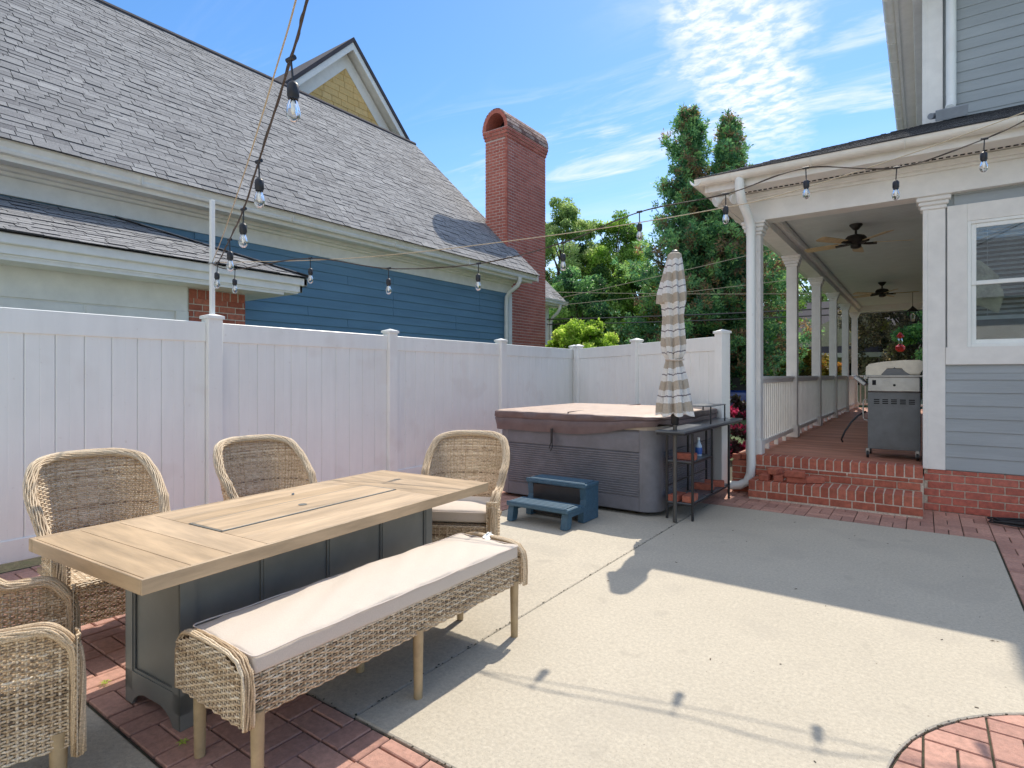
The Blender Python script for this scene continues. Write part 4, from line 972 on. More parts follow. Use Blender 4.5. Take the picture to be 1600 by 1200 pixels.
# ------------------------------------------------------------------ folded umbrella
U = thing('patio_umbrella', 'folded taupe and white striped patio umbrella standing by the bar table', 'umbrella', (-1.875, 5.21, 0), .4)
mk('pole', MB().cyl((0, 0, 0), (0, 0, 2.42), .019, n=14), m_pole, U, smooth=40)
mk('collar', MB().lathe([(.028, .90), (.036, .91), (.036, .99), (.026, 1.0)], n=14), m_rub, U, smooth=40)
def canopy():
    prof = [(2.50, .028), (2.475, .062), (2.40, .078), (2.25, .10), (2.12, .118), (2.03, .118), (2.0, .108), (1.90, .098), (1.78, .105), (1.65, .115), (1.56, .104), (1.515, .078), (1.49, .074), (1.45, .086), (1.35, .112), (1.20, .140), (1.08, .165), (1.0, .178)]
    me = MB(); n = 128; rows = []
    zs = [2.50 - i * .005 for i in range(301)]
    for z in zs:
        for k in range(len(prof) - 1):
            if prof[k][0] >= z >= prof[k + 1][0]:
                f = (prof[k][0] - z) / (prof[k][0] - prof[k + 1][0]); r = prof[k][1] + (prof[k + 1][1] - prof[k][1]) * f; break
        else: r = prof[-1][1]
        pl = min(1, (2.5 - z) / .25); row = []
        for j in range(n):
            a = 2 * PI * j / n; ph = 7 * a + 1.1 * math.sin(z * 3.1) + .5 * math.sin(3 * a + z * 5)
            fold = abs(math.sin(ph / 2)) ** .8
            rr = r * (1 - pl * .46 * (1 - fold) + .05 * pl * math.sin(17 * a + 9 * z))
            side = math.cos(a - 3.3); bump = 0
            if z > 2.02: rr *= 1 + .32 * max(0, side) ** 3 * min(1, max(0, (2.45 - z) / .4))
            lean = -.012 * math.sin((z - 1) * 2)
            zz = z - (.035 * (fold - .5) if z < 1.12 else 0) * (1.12 - z) / .12
            row.append((rr * math.cos(a) + lean, rr * math.sin(a), zz, 2.5 - z + .016 * fold + .012 * math.sin(a + 1)))
        rows.append(row)
    for row in rows:
        for x, y, z, s in row: me.v.append((x, y, z))
    for i in range(len(rows) - 1):
        for j in range(n):
            l = (j + 1) % n; me.f.append([(i + 1) * n + j, (i + 1) * n + l, i * n + l, i * n + j])
            me.t.append(((rows[i][j][3] + rows[i + 1][l][3]) / 2 % .20) / .20)
    me.f.append(list(range(n))); me.t.append(.1)
    o = mk('canopy', me, m_umbf, U, smooth=True); o.modifiers.new('t', 'SOLIDIFY').thickness = .0015
canopy()
mk('finial', MB().lathe([(.03, 2.495), (.035, 2.505), (.02, 2.515)], n=12), m_pole, U, smooth=40); mk('tie_strap', MB().tube([(.078 * math.cos(a), .078 * math.sin(a), 1.503 + .006 * math.sin(a)) for a in [2 * PI * i / 30 for i in range(30)]], .007, 6, closed=True), m_pipe, U, smooth=True)
rb = MB()
for k in range(8): a = 2 * PI * k / 8 + .2; rb.tube([(.02 * math.cos(a), .02 * math.sin(a), 1.5), (.12 * math.cos(a), .12 * math.sin(a), 1.0)], .006, 5)
mk('rib', rb, m_pole, U)

# ------------------------------------------------------------------ fire pit dining table
TA = math.radians(3.7)
TB = thing('fire_pit_table', 'long rectangular dining table with tan plank top and grey panelled metal base', 'table', (-2.56, 1.775, 0), TA)
tl, tw, tz = 1.985, .895, .70
fr = MB(); fr.box(-tw / 2 + .004, tw / 2 - .004, -tl / 2 + .004, tl / 2 - .004, tz - .050, tz - .012); top = mk('table_top', fr, m_topx, TB)
ed = MB(); e = .012
ed.cb(-tw / 2, -tw / 2 + .035, -tl / 2, tl / 2, tz - .052, tz, .002, .4); mk('edge_board', ed, m_top, top)
ed = MB(); ed.cb(tw / 2 - e, tw / 2, -tl / 2, tl / 2, tz - .052, tz, .002, .3); mk('edge_board', ed, m_top, top)
for s in (-1, 1):
    ed = MB(); y0, y1 = sorted((s * tl / 2, s * (tl / 2 - e))); ed.cb(-tw / 2 + .0355, tw / 2 - e - .0005, y0, y1, tz - .052, tz, .002, .35); mk('edge_board', ed, m_topx, top)
gx = .0012; x0, x1 = -tw / 2 + .036, tw / 2 - e - .001
ys = [-tl / 2 + e + .001, -tl / 2 + .165, -tl / 2 + .315, -tl / 2 + .465]
for s in (1, -1):
    for a, b in zip(ys[:-1], ys[1:]):
        p = MB(); y0, y1 = (a, b) if s > 0 else (-b, -a); p.cb(x0, x1, y0 + gx, y1 - gx, tz - .03, tz, .0012, random.random()); mk('plank', p, m_topx, top)
ly = tl / 2 - .465
lx0, lx1 = -.125, .125
for a, b in ((x0, -.27), (-.27, lx0), (lx1, .28), (.28, x1)):
    p = MB(); p.cb(a + gx, b - gx, -ly + gx, ly - gx, tz - .03, tz, .0012, random.random()); mk('plank', p, m_top, top)
p = MB(); p.box(lx0 + .002, lx1 - .002, -ly + .002, ly - .002, tz - .03, tz - .006)
for a in ((lx0 + .002, lx0 + .008, -ly, ly), (lx1 - .012, lx1 - .002, -ly, ly), (lx0, lx1, -ly + .002, -ly + .010), (lx0, lx1, ly - .010, ly - .002)): p.box(a[0], a[1], a[2], a[3], tz - .005, tz + .003)
lid = mk('lid_frame', p, m_base, top)
p = MB(); p.cb(lx0 + .010, lx1 - .014, -ly + .012, ly - .012, tz - .004, tz + .004, .002, .6); mk('lid', p, m_top, top)
mk('lid_grommet', MB().lathe([(.02, .0045), (.022, .006), (.015, .006), (.015, .0052)], (0, -.02, tz), 18), m_base, top, smooth=40)
mk('knob', MB().lathe([(.006, 0), (.008, .003), (.006, .010)], (-.26, .12, tz), 12), m_steel, top, smooth=40)
bw, bl0, bl1 = .21, -tl / 2 + .25, tl / 2 - .25
bs = MB(); bs.box(-bw + .012, bw - .012, bl0 + .012, bl1 - .012, .07, tz - .053); base = mk('base', bs, m_base, TB)
def framed(par, fn, L0, L1, n, z0=.06, z1=tz - .054, foot=.06):
    """stiles, rails and recessed field panels with an inner bead; fn(a, out, z)"""
    def b(a0, a1, o0, o1, c0, c1):
        V = [fn(a, o, z) for a in (a0, a1) for o in (o0, o1) for z in (c0, c1)]; return V
    mb = MB(); w_ = (L1 - L0); st_ = .055
    mb.add(b(L0, L1, -.012, 0, z1 - .055, z1), BOXF); mb.add(b(L0, L1, -.012, 0, z0, z0 + .075), BOXF)
    mb.add(b(L0, L0 + st_, -.012, 0, 0, z1 - .055), BOXF); mb.add(b(L1 - st_, L1, -.012, 0, 0, z1 - .055), BOXF)
    pw = (w_ - st_) / n
    for k in range(1, n): mb.add(b(L0 + k * pw, L0 + k * pw + st_, -.012, 0, z0 + .075, z1 - .055), BOXF)
    for s in (0, 1):                               # curved foot brackets
        a = L0 + st_ if s == 0 else L1 - st_; sg = 1 if s == 0 else -1
        P = [(a, z0), (a + sg * .09, z0), (a + sg * .05, z0 - .012), (a + sg * .02, z0 - .03), (a, z0 - .055)]
        n0 = len(P); V = [fn(p[0], -.012, p[1]) for p in P] + [fn(p[0], 0, p[1]) for p in P]
        mb.add(V, [list(range(n0)), list(range(n0, 2 * n0))[::-1]] + [[i, (i + 1) % n0, n0 + (i + 1) % n0, n0 + i] for i in range(n0)])
    mk('panel_frame', mb, m_base, par)
    for k in range(n):
        a0, a1 = L0 + k * pw + st_, L0 + (k + 1) * pw; bd = MB(); c0, c1 = z0 + .075, z1 - .055; g = .012
        for q in ((a0, a0 + g, c0, c1), (a1 - g, a1, c0, c1), (a0 + g, a1 - g, c0, c0 + g), (a0 + g, a1 - g, c1 - g, c1)): bd.add(b(q[0], q[1], -.010, -.004, q[2], q[3]), BOXF)
        mk('panel_bead', bd, m_base, par)
framed(base, lambda a, o, z: (bw + o, a, z), bl0, bl1, 4); framed(base, lambda a, o, z: (-bw - o, a, z), bl0, bl1, 4)
framed(base, lambda a, o, z: (a, bl0 - o, z), -bw + .0005, bw - .0005, 1); framed(base, lambda a, o, z: (a, bl1 + o, z), -bw + .0005, bw - .0005, 1)

# ------------------------------------------------------------------ wicker
def ribbon(mb, P, N, Uv, w, th, tints):
    base = len(mb.v); n = len(P)
    for p, nn_, u in zip(P, N, Uv):
        mb.v += [tuple(p + u * (w / 2)), tuple(p + nn_ * (th / 2)), tuple(p - u * (w / 2)), tuple(p - nn_ * (th / 2))]
    for i in range(n - 1):
        for k in range(4):
            l = (k + 1) % 4; mb.f.append([base + i * 4 + k, base + i * 4 + l, base + (i + 1) * 4 + l, base + (i + 1) * 4 + k]); mb.t.append(tints[i])
def weave(mb, S, zs, srange, pitch, th=.0044, amp=.0040, w=None, stakes=True, zrange=None):
    """S(s, z) -> point; s in metres along the panel. Rows of flat strands pass over and under stakes."""
    eps = .004
    def nrm(s, z):
        a = S(s + eps, z) - S(s - eps, z); b = S(s, z + eps) - S(s, z - eps); return a.cross(b).normalized(), b.normalized()
    dz = abs(zs[1] - zs[0]); w = w or dz * .93
    for j, z in enumerate(zs):
        s0, s1 = srange(z)
        if s1 - s0 < pitch: continue
        i0, i1 = math.ceil(s0 / pitch * 2), math.floor(s1 / pitch * 2); P, N, UU, T = [], [], [], []
        bt = random.gauss(.55, .16)
        for i in range(i0, i1 + 1):
            s = i * pitch / 2; nn_, u = nrm(s, z); off = amp * math.cos(PI * i / 2 + PI * j)
            P.append(S(s, z) + nn_ * off + u * rj(.0004)); N.append(nn_); UU.append(u); T.append(min(1, max(0, bt + random.gauss(0, .12))))
        if len(P) > 1: ribbon(mb, P, N, UU, w, th, T)
    if stakes:
        smin = min(srange(z)[0] for z in zs); smax = max(srange(z)[1] for z in zs)
        for i in range(math.ceil(smin / pitch), math.floor(smax / pitch) + 1):
            s = i * pitch; zz = [z for z in zs if srange(z)[0] <= s <= srange(z)[1]]
            if len(zz) < 2: continue
            zz = zz[::4] + [zz[-1]]; P = []; N = []; UU = []
            for z in zz:
                nn_, u = nrm(s, z); P.append(S(s, z)); N.append(nn_); UU.append(nn_.cross(u).normalized())
            ribbon(mb, P, N, UU, .0095, .0036, [random.uniform(.45, .85)] * len(P))
def braid(mb, P, a, b, n=11, twist=9, r=.0062, side=None):
    P = [Vector(p) for p in P]; m = len(P); Ls = [0]
    for i in range(1, m): Ls.append(Ls[-1] + (P[i] - P[i - 1]).length)
    fr_ = []; prev = Vector(side) if side else None
    for i in range(m):
        T = (P[min(i + 1, m - 1)] - P[max(i - 1, 0)]).normalized(); u = prev if prev is not None else Z_
        u = u - T * u.dot(T); u = u.normalized() if u.length > 1e-4 else X_; prev = u; fr_.append((u, T.cross(u)))
    core = len(mb.v)
    for i in range(m):
        for q in range(12):
            u, v = fr_[i]; mb.v.append(tuple(P[i] + u * ((a - r * .4) * math.cos(q * PI / 6)) + v * ((b - r * .4) * math.sin(q * PI / 6))))
    for i in range(m - 1):
        for q in range(12): l = (q + 1) % 12; mb.f.append([core + i * 12 + q, core + i * 12 + l, core + (i + 1) * 12 + l, core + (i + 1) * 12 + q]); mb.t.append(.12)
    for k in range(n):
        pts = []
        for i in range(m):
            th = 2 * PI * k / n + twist * Ls[i] * (1 if k % 2 else 1) + .07 * math.sin(Ls[i] * 70 + k * 2.1); wob = 1 + .06 * math.sin(Ls[i] * 80 + k * 3.0)
            u, v = fr_[i]; pts.append(P[i] + u * (a * math.cos(th) * wob) + v * (b * math.sin(th) * wob))
        mb.tube(pts, r, 5, t=min(1, max(0, random.gauss(.5, .17))))
def sstep(x): x = max(0, min(1, x)); return x * x * (3 - 2 * x)
def make_chair(label):
    # local: faces +x; horse-shoe shell, s = metres from the back centre
    SL_, SB = .78, .0                              # half length of the shell
    def Wd(z): return .240 + .048 * sstep((z - .40) / .42)
    def Bk(z): return .235 + .085 * sstep((z - .35) / .6)
    def H(s):
        s = abs(s); return .925 - .055 * (min(s, .30) / .30) ** 2.4 - .285 * sstep((s - .24) / .34) - .06 * (max(0, s - .68) / .10) ** 2
    def S(s, z):
        sg = 1 if s >= 0 else -1; s = abs(s); w_, b_ = Wd(z), Bk(z); q = s / SL_
        k = .56
        if q < k:
            a = q / k * PI / 2; e_ = .72; x = -b_ * max(math.cos(a), 0) ** e_ - .0; y = w_ * max(math.sin(a), 0) ** e_
        else: x = (q - k) / (1 - k) * .27; y = w_
        # smooth superellipse start
        return Vector((x, sg * y, z))
    inv = {}
    def srange(z):
        s = SL_
        while s > .02 and H(s) < z: s -= .01
        return (-s, s)
    C = thing('wicker_armchair', label, 'chair', group='wicker armchairs round the fire pit table')
    mb = MB(); zs = [.19 + i * .0102 for i in range(74)]
    weave(mb, S, zs, srange, .026); mk('shell_weave', mb, m_wick, C, smooth=True)
    # inner lining just inside the weave keeps the shell opaque low down
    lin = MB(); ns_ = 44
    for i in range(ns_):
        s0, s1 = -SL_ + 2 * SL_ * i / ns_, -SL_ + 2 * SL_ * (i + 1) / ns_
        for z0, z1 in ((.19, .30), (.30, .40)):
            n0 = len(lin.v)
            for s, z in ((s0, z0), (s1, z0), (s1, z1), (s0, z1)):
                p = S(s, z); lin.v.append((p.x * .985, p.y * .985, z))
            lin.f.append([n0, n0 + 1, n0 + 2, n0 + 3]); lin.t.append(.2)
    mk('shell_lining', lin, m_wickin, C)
    rim = [S(s, H(s)) for s in [-SL_ + 2 * SL_ * i / 110 for i in range(111)]]
    ee = ((.010, -.012), (.018, -.035), (.023, -.07), (.025, -.13), (.025, -.20), (.025, -.28), (.025, -.36)); e0 = [rim[0] + Vector((a, 0, z)) for a, z in ee[::-1]]; e1 = [rim[-1] + Vector((a, 0, z)) for a, z in ee]
    rm = MB(); braid(rm, e0 + rim + e1, .023, .016, 15, 4, .0046, side=(0, 1, 0)); mk('rim', rm, m_wick, C, smooth=True)
    for s in (-1, 1):                              # broad front posts
        pm = MB(); Sp = lambda q, z: Vector((.298 + .0 * q, s * (.262) + (q - .03) * 1.0, z))
        weave(pm, lambda q, z: Vector((.285 + .012 * math.cos((q) * 30), s * .246 + q, z)), [.175 + i * .010 for i in range(38)], lambda z: (-.034, .034), .017); mk('front_post', pm, m_wick, C, smooth=True)
    ap = MB(); weave(ap, lambda q, z: Vector((.275, q, z)), [.195 + i * .0098 for i in range(20)], lambda z: (-.222, .222), .026); mk('apron', ap, m_wick, C, smooth=True)
    se = MB(); weave(se, lambda q, z: Vector((z - .20, q, .385)), [-.02 + i * .0105 for i in range(46)], lambda z: (-.232, .232), .026, stakes=False)
    se.box(-.2, .268, -.236, .236, .355, .380, .15); mk('seat', se, m_wick, C, smooth=False)
    for x, y in ((.245, .222), (.245, -.222), (-.15, .19), (-.15, -.19)):
        mk('leg', MB().cyl((x, y, 0), (x, y, .24), .019, .026, 16), m_leg, C, smooth=40)
    return C
ch = make_chair('wicker armchair nearest the camera on the fence side, behind the left half of the table')
ch.location = (-3.46, 1.20, 0); ch.rotation_euler[2] = math.radians(-4)
def chair_at(x, y, deg, label):
    c = copy_tree(ch); c.location = (x, y, 0); c.rotation_euler[2] = math.radians(deg); c['label'] = label; return c
chair_at(-3.44, 2.13, -6, 'second wicker armchair on the fence side, behind the middle of the table')
c3 = chair_at(-2.60, 3.06, -62, 'wicker armchair with a beige seat cushion at the far end of the table')
chair_at(-2.50, .47, 74, 'wicker armchair at the near end of the table, cut by the left edge')
def cushfn(puff, wr):
    def fn(w, hx, hy, hz):
        ex = 1 - abs(w.x / hx) ** 4; ey = 1 - abs(w.y / hy) ** 4; k = max(0, ex) * max(0, ey)
        s = 1 if w.z > 0 else -.3
        n_ = math.sin(w.x * 31 + w.y * 7) * math.sin(w.y * 13 + 1.3) + .6 * math.sin(w.x * 47 + w.y * 29) * math.sin(w.y * 5) + 1.1 * math.sin(w.y * 4.3 + 1) + .8 * max(0, math.sin(w.y * 37 + 3 * w.x)) ** 6 * abs(w.x / hx) ** 2
        return Vector((w.x, w.y, w.z + s * (puff * k + wr * n_ * (1 if abs(w.z) > hz * .4 else .3))))
    return fn
def piping(hx, hy, z, r, rad=.0035, wr=.0):
    P = []
    for cx, cy, a0 in ((hx - r, -hy + r, -90), (hx - r, hy - r, 0), (-hx + r, hy - r, 90), (-hx + r, -hy + r, 180)):
        P += [(cx + (r + .001) * math.cos(math.radians(a0 + 90 * i / 5)), cy + (r + .001) * math.sin(math.radians(a0 + 90 * i / 5)), z) for i in range(6)]
    Q = []
    for i in range(len(P)):
        p, q = Vector(P[i]), Vector(P[(i + 1) % len(P)]); n = max(1, int((q - p).length / .05)); Q += [p.lerp(q, k / n) for k in range(n)]
    Q = [q + Vector((rj(.001), rj(.001), wr * math.sin(q.y * 23 + q.x * 9))) for q in Q]; return MB().tube(Q, rad, 5, closed=True)
cu = thing('seat_cushion', 'beige box cushion on the armchair at the far end of the table', 'cushion', (-2.60, 3.06, .405), math.radians(-62))
mk('cushion_pad', MB().rbox((.03, 0, .033), (.45, .44, .075), .018, 8, cushfn(.014, .0015)), m_cush, cu, smooth=True)
pp = piping(.23, .23, .062, .02); pp.v = [(v[0] + .03, v[1], v[2]) for v in pp.v]; mk('piping', pp, m_pipe, cu, smooth=True)
# bench
BN = thing('wicker_bench', 'long wicker bench with round tan legs along the near side of the table', 'bench', (-1.92, 1.735, 0), math.radians(.0))
hl, hw_ = .755, .205
wb = MB()
for s in (1, -1):
    weave(wb, lambda q, z, s=s: Vector((s * (hw_ - .010 - .02 * sstep((z - .39) / .04)), q * s, z)), [.275 + i * .0098 for i in range(17)], lambda z: (-hl + .02, hl - .02), .027)
mk('side_weave', wb, m_wick, BN, smooth=True)
# woven deck under the cushion
dkk = MB(); dkk.box(-hw_ + .02, hw_ - .02, -hl + .02, hl - .02, .30, .395, .1); mk('seat_core', dkk, m_wickin, BN)
for s in (-1, 1):
    em = MB(); P = lambda z: hw_ + .018 - .07 * max(0, (z - .42) / .07) ** 2
    def rng_(z): w_ = hw_ + .012 - (.09 * ((z - .41) / .055) ** 2 if z > .41 else 0); return (-w_, w_)
    for ox in (0, 1):
        weave(em, lambda q, z, s=s, ox=ox: Vector((q * -s * (1 if ox == 0 else -1), s * (hl + .022 - ox * .038), z)), [.27 + i * .0098 for i in range(21)], rng_, .026)
    mk('end_panel', em, m_wick, BN, smooth=True)
    path = [(hw_ + .014, s * (hl + .004), .262), (hw_ + .016, s * (hl + .004), .33), (hw_ + .014, s * (hl + .004), .385), (hw_ + .004, s * (hl + .004), .43), (hw_ - .03, s * (hl + .004), .463), (hw_ - .08, s * (hl + .004), .475), (0, s * (hl + .004), .478)]
    path = path + [(-a, b, c) for a, b, c in path[-2::-1]]
    # densify
    Q = []
    for a, b in zip(path[:-1], path[1:]): Q += [Vector(a).lerp(Vector(b), k / 5) for k in range(5)]
    Q.append(Vector(path[-1])); rm = MB(); braid(rm, Q, .006, .017, 12, 3, .0036, side=(1, 0, 0)); mk('end_rim', rm, m_wick, BN, smooth=True)
for y in (-.71, 0.01, .71):
    for x in (-.185, .185): mk('leg', MB().cyl((x, y, 0), (x, y, .29), .0185, .0225, 18), m_leg, BN, smooth=40)
bc = thing('bench_cushion', 'long beige box cushion lying on the wicker bench', 'cushion', (-1.92, 1.735, .405), 0)
mk('cushion_pad', MB().rbox((0, 0, .034), (.395, 1.46, .068), .013, 8, cushfn(.012, .0038)), m_cush, bc, smooth=True)
mk('piping', piping(.1975, .73, .0645, .016, .003, .0018), m_pipe, bc, smooth=True)
tg = MB(); tg.ob((0, 0, 0), Matrix.Rotation(.3, 3, 'X') @ Matrix.Rotation(.4, 3, 'Y'), (.04, .055, .004)); tg.ob((-.02, .02, .008), Matrix.Rotation(-.4, 3, 'Y'), (.03, .04, .004))
tg = mk('paper_tag', tg, m_vinyl, None); tg.location = (-1.93, 2.475, .482); tag(tg, 'crumpled white paper tag at the far end of the bench cushion', 'tag')

# ------------------------------------------------------------------ pole and string lights
PX, PY = -5.2, 2.64
tag(mk('light_pole', MB().cb(PX - .018, PX + .018, PY - .018, PY + .018, 1.90, 2.93, .003), m_vinyl, None), 'thin white pole standing up from the fence post, holding the string lights', 'pole')
def smoothline(P, n=10):
    P = [Vector(p) for p in P]; out = []
    for i in range(len(P) - 1):
        p0, p1, p2, p3 = P[max(i - 1, 0)], P[i], P[i + 1], P[min(i + 2, len(P) - 1)]
        for k in range(n):
            t = k / n; out.append(.5 * ((2 * p1) + (p2 - p0) * t + (2 * p0 - 5 * p1 + 4 * p2 - p3) * t * t + (3 * p1 - p0 - 3 * p2 + p3) * t ** 3))
    return out + [P[-1]]
def strand(name, label, P, bulbs, lens):
    root = thing(name, label, 'string lights', tuple(P[0])); o0 = Vector(P[0])
    line = smoothline([Vector(p) - o0 for p in P], 12); l2 = [p + Vector((.004 * math.sin(i * .8), .004 * math.cos(i * .8), .003)) for i, p in enumerate(line)]
    mk('cord', MB().tube(line, .0042, 6).tube(l2, .0028, 5), m_cord, root, smooth=True)
    for (x, y, z), dl in zip(bulbs, lens):
        p = Vector((x, y, z)) - o0; sk = MB(); sw = Vector((rj(.006), rj(.006), 0))
        sk.tube([p + Vector((-.02, 0, .002)), p + Vector((.02, 0, .002))], .0085, 8); sk.tube([p, p + sw - Z_ * dl], .0038, 6)
        b0 = p + sw - Z_ * dl; sk.lathe([(.006, .004), (.014, -.002), (.0195, -.010), (.0195, -.045), (.0165, -.05), (.0165, -.056)], b0, 16); so = mk('socket', sk, m_socket, root, smooth=40)
        mk('bulb', MB().lathe([(.0125, -.056), (.0135, -.062), (.0200, -.080), (.0235, -.098), (.0205, -.115), (.012, -.126), (.004, -.1295)], b0, 20), m_bulb, so, smooth=True)
        mk('filament', MB().lathe([(.006, -.056), (.011, -.066), (.010, -.092), (.004, -.104)], b0, 8), m_vinyl, so, smooth=True)
b1 = [(-1.69, 1.115, 2.395), (-2.41, 1.43, 2.31), (-2.96, 1.67, 2.245), (-3.66, 1.97, 2.235), (-4.62, 2.39, 2.26)]
strand('string_lights', 'brown cord of hanging bulbs rising from the fence pole overhead towards the camera',
       [(PX, PY, 2.36), (-4.62, 2.39, 2.262), (-3.66, 1.97, 2.237), (-2.96, 1.67, 2.247), (-2.41, 1.43, 2.312), (-1.69, 1.115, 2.397), (-1.42, 1.0, 2.47), (-.8, .73, 2.66), (0, .4, 3.0), (.9, 0, 3.45)], b1, [.075] * 5)
b2 = [(-4.98, 2.73, 2.30), (-4.28, 3.01, 2.36), (-3.6, 3.28, 2.24), (-2.88, 3.57, 2.245), (-2.25, 3.82, 2.375), (-1.72, 4.03, 2.57), (-1.16, 4.26, 2.66), (-.67, 4.45, 2.80), (-.15, 4.66, 2.755), (.32, 4.85, 2.90)]
b2 = [(x, y, z - .0) for x, y, z in b2]
import bisect
strand('string_lights', 'dark cord of hanging bulbs sagging across the patio from the fence pole',
       [(PX, PY, 2.36)] + b2 + [(.60, 4.96, 3.03), (1.2, 5.2, 3.30), (2.4, 5.68, 3.8)], b2, [.085] * 10)
rp = smoothline([(PX, PY, 2.37), (-3.86, 3.18, 2.345), (-2.39, 3.76, 2.43), (-1.3, 4.2, 2.545), (-.67, 4.45, 2.665), (.52, 4.93, 3.05), (2.4, 5.69, 3.82)], 10)
tag(mk('support_rope', MB().tube(rp, .0035, 6), m_rope, None, smooth=True), 'cream rope stretched above the bulbs across the patio to the right edge', 'rope')
rp = smoothline([(PX, PY, 2.37), (-4.2, 2.21, 2.385), (-2.9, 1.64, 2.42), (-2.0, 1.25, 2.50), (-1.55, 1.055, 2.56), (-.8, .73, 2.78), (.9, 0, 3.6)], 8)
tag(mk('support_rope', MB().tube(rp, .003, 6), m_rope, None, smooth=True), 'cream rope running beside the bulb cord overhead towards the camera', 'rope')
tag(mk('hook_clamp', MB().tube([(PX + .03 * math.cos(a), PY + .03 * math.sin(a), 2.36) for a in [2 * PI * i / 12 for i in range(12)]], .006, 5, closed=True), m_steel, None), 'metal clamp ring around the white pole where the cords meet', 'clamp')

# ------------------------------------------------------------------ vegetation
def leaves_mesh(name, P, size, tint, mat, parent, aspect=.6, orient=None):
    n = len(P); A = rng.normal(size=(n, 3)); 
    if orient is not None: A = A * .55 + orient
    A /= np.linalg.norm(A, axis=1, keepdims=True); Bv = rng.normal(size=(n, 3)); Bv -= A * (A * Bv).sum(1, keepdims=True); Bv /= np.linalg.norm(Bv, axis=1, keepdims=True)
    s = (size * rng.uniform(.6, 1.3, n))[:, None]; a = A * s; b = Bv * s * aspect * .5
    V = np.stack([P, P + a * .5 + b, P + a, P + a * .5 - b], 1).reshape(-1, 3)
    me = bpy.data.meshes.new(name); me.vertices.add(4 * n); me.vertices.foreach_set('co', V.ravel().astype(np.float32))
    me.loops.add(4 * n); me.loops.foreach_set('vertex_index', np.arange(4 * n, dtype=np.int32)); me.polygons.add(n)
    me.polygons.foreach_set('loop_start', np.arange(0, 4 * n, 4, dtype=np.int32)); me.polygons.foreach_set('loop_total', np.full(n, 4, dtype=np.int32))
    at = me.attributes.new('tint', 'FLOAT', 'FACE'); at.data.foreach_set('value', np.clip(tint, 0, 1).astype(np.float32)); me.materials.append(mat); me.update(); me.validate()
    o = bpy.data.objects.new(name, me); col.objects.link(o); o.parent = parent; return o
def tree(name, label, cat, x, y, h, r, mat, n=26000, base=.25, leaf=.16, clumps=150, trunk=.2, seed=0, squash=1.0, group=None):
    global rng
    rs = np.random.default_rng(seed); root = thing(name, label, cat, (x, y, -.13), 0, group)
    cz = h * (1 + base) / 2; hz = h * (1 - base) / 2
    C = rs.normal(size=(clumps, 3)); C /= np.linalg.norm(C, axis=1, keepdims=True); rad = rs.uniform(.35, 1, clumps) ** .5
    C = C * rad[:, None] * np.array([r, r * squash, hz]) * np.where(C[:, 2:3] > 0, 1, 1) ; C[:, 2] += cz
    low = np.clip((C[:, 2] - cz) / hz, -1, 1); C[:, :2] *= (1 - .18 * np.clip(low, 0, 1))[:, None]
    idx = rs.integers(0, clumps, n); cs = rs.uniform(.11, .22, clumps) * r
    off = rs.normal(size=(n, 3)); off /= np.linalg.norm(off, axis=1, keepdims=True); off *= (rs.uniform(.2, 1, n) ** .5)[:, None] * cs[idx][:, None] * np.array([1, 1, .75])
    P = C[idx] + off; ct = rs.normal(.42, .24, clumps); t = ct[idx] + rs.normal(0, .17, n)
    rng = rs; leaves_mesh('crown', P, leaf, t, mat, root, .7)
    tb = MB(); tb.tube([(0, 0, 0), (rs.normal() * .1, rs.normal() * .1, h * .3), (rs.normal() * .2, rs.normal() * .2, h * .62), (0, 0, h * .85)], [trunk, trunk * .75, trunk * .4, trunk * .1], 8)
    for k in range(0, clumps, 3):
        p = C[k]; z0 = max(h * base * .7, p[2] - r * .9); tb.tube([(0, 0, z0), (p[0] * .5, p[1] * .5, (z0 + p[2]) / 2 + .1), tuple(p)], [trunk * .28, trunk * .15, trunk * .05], 5, caps=False)
    mk('trunk', tb, m_bark, root, smooth=True); return root
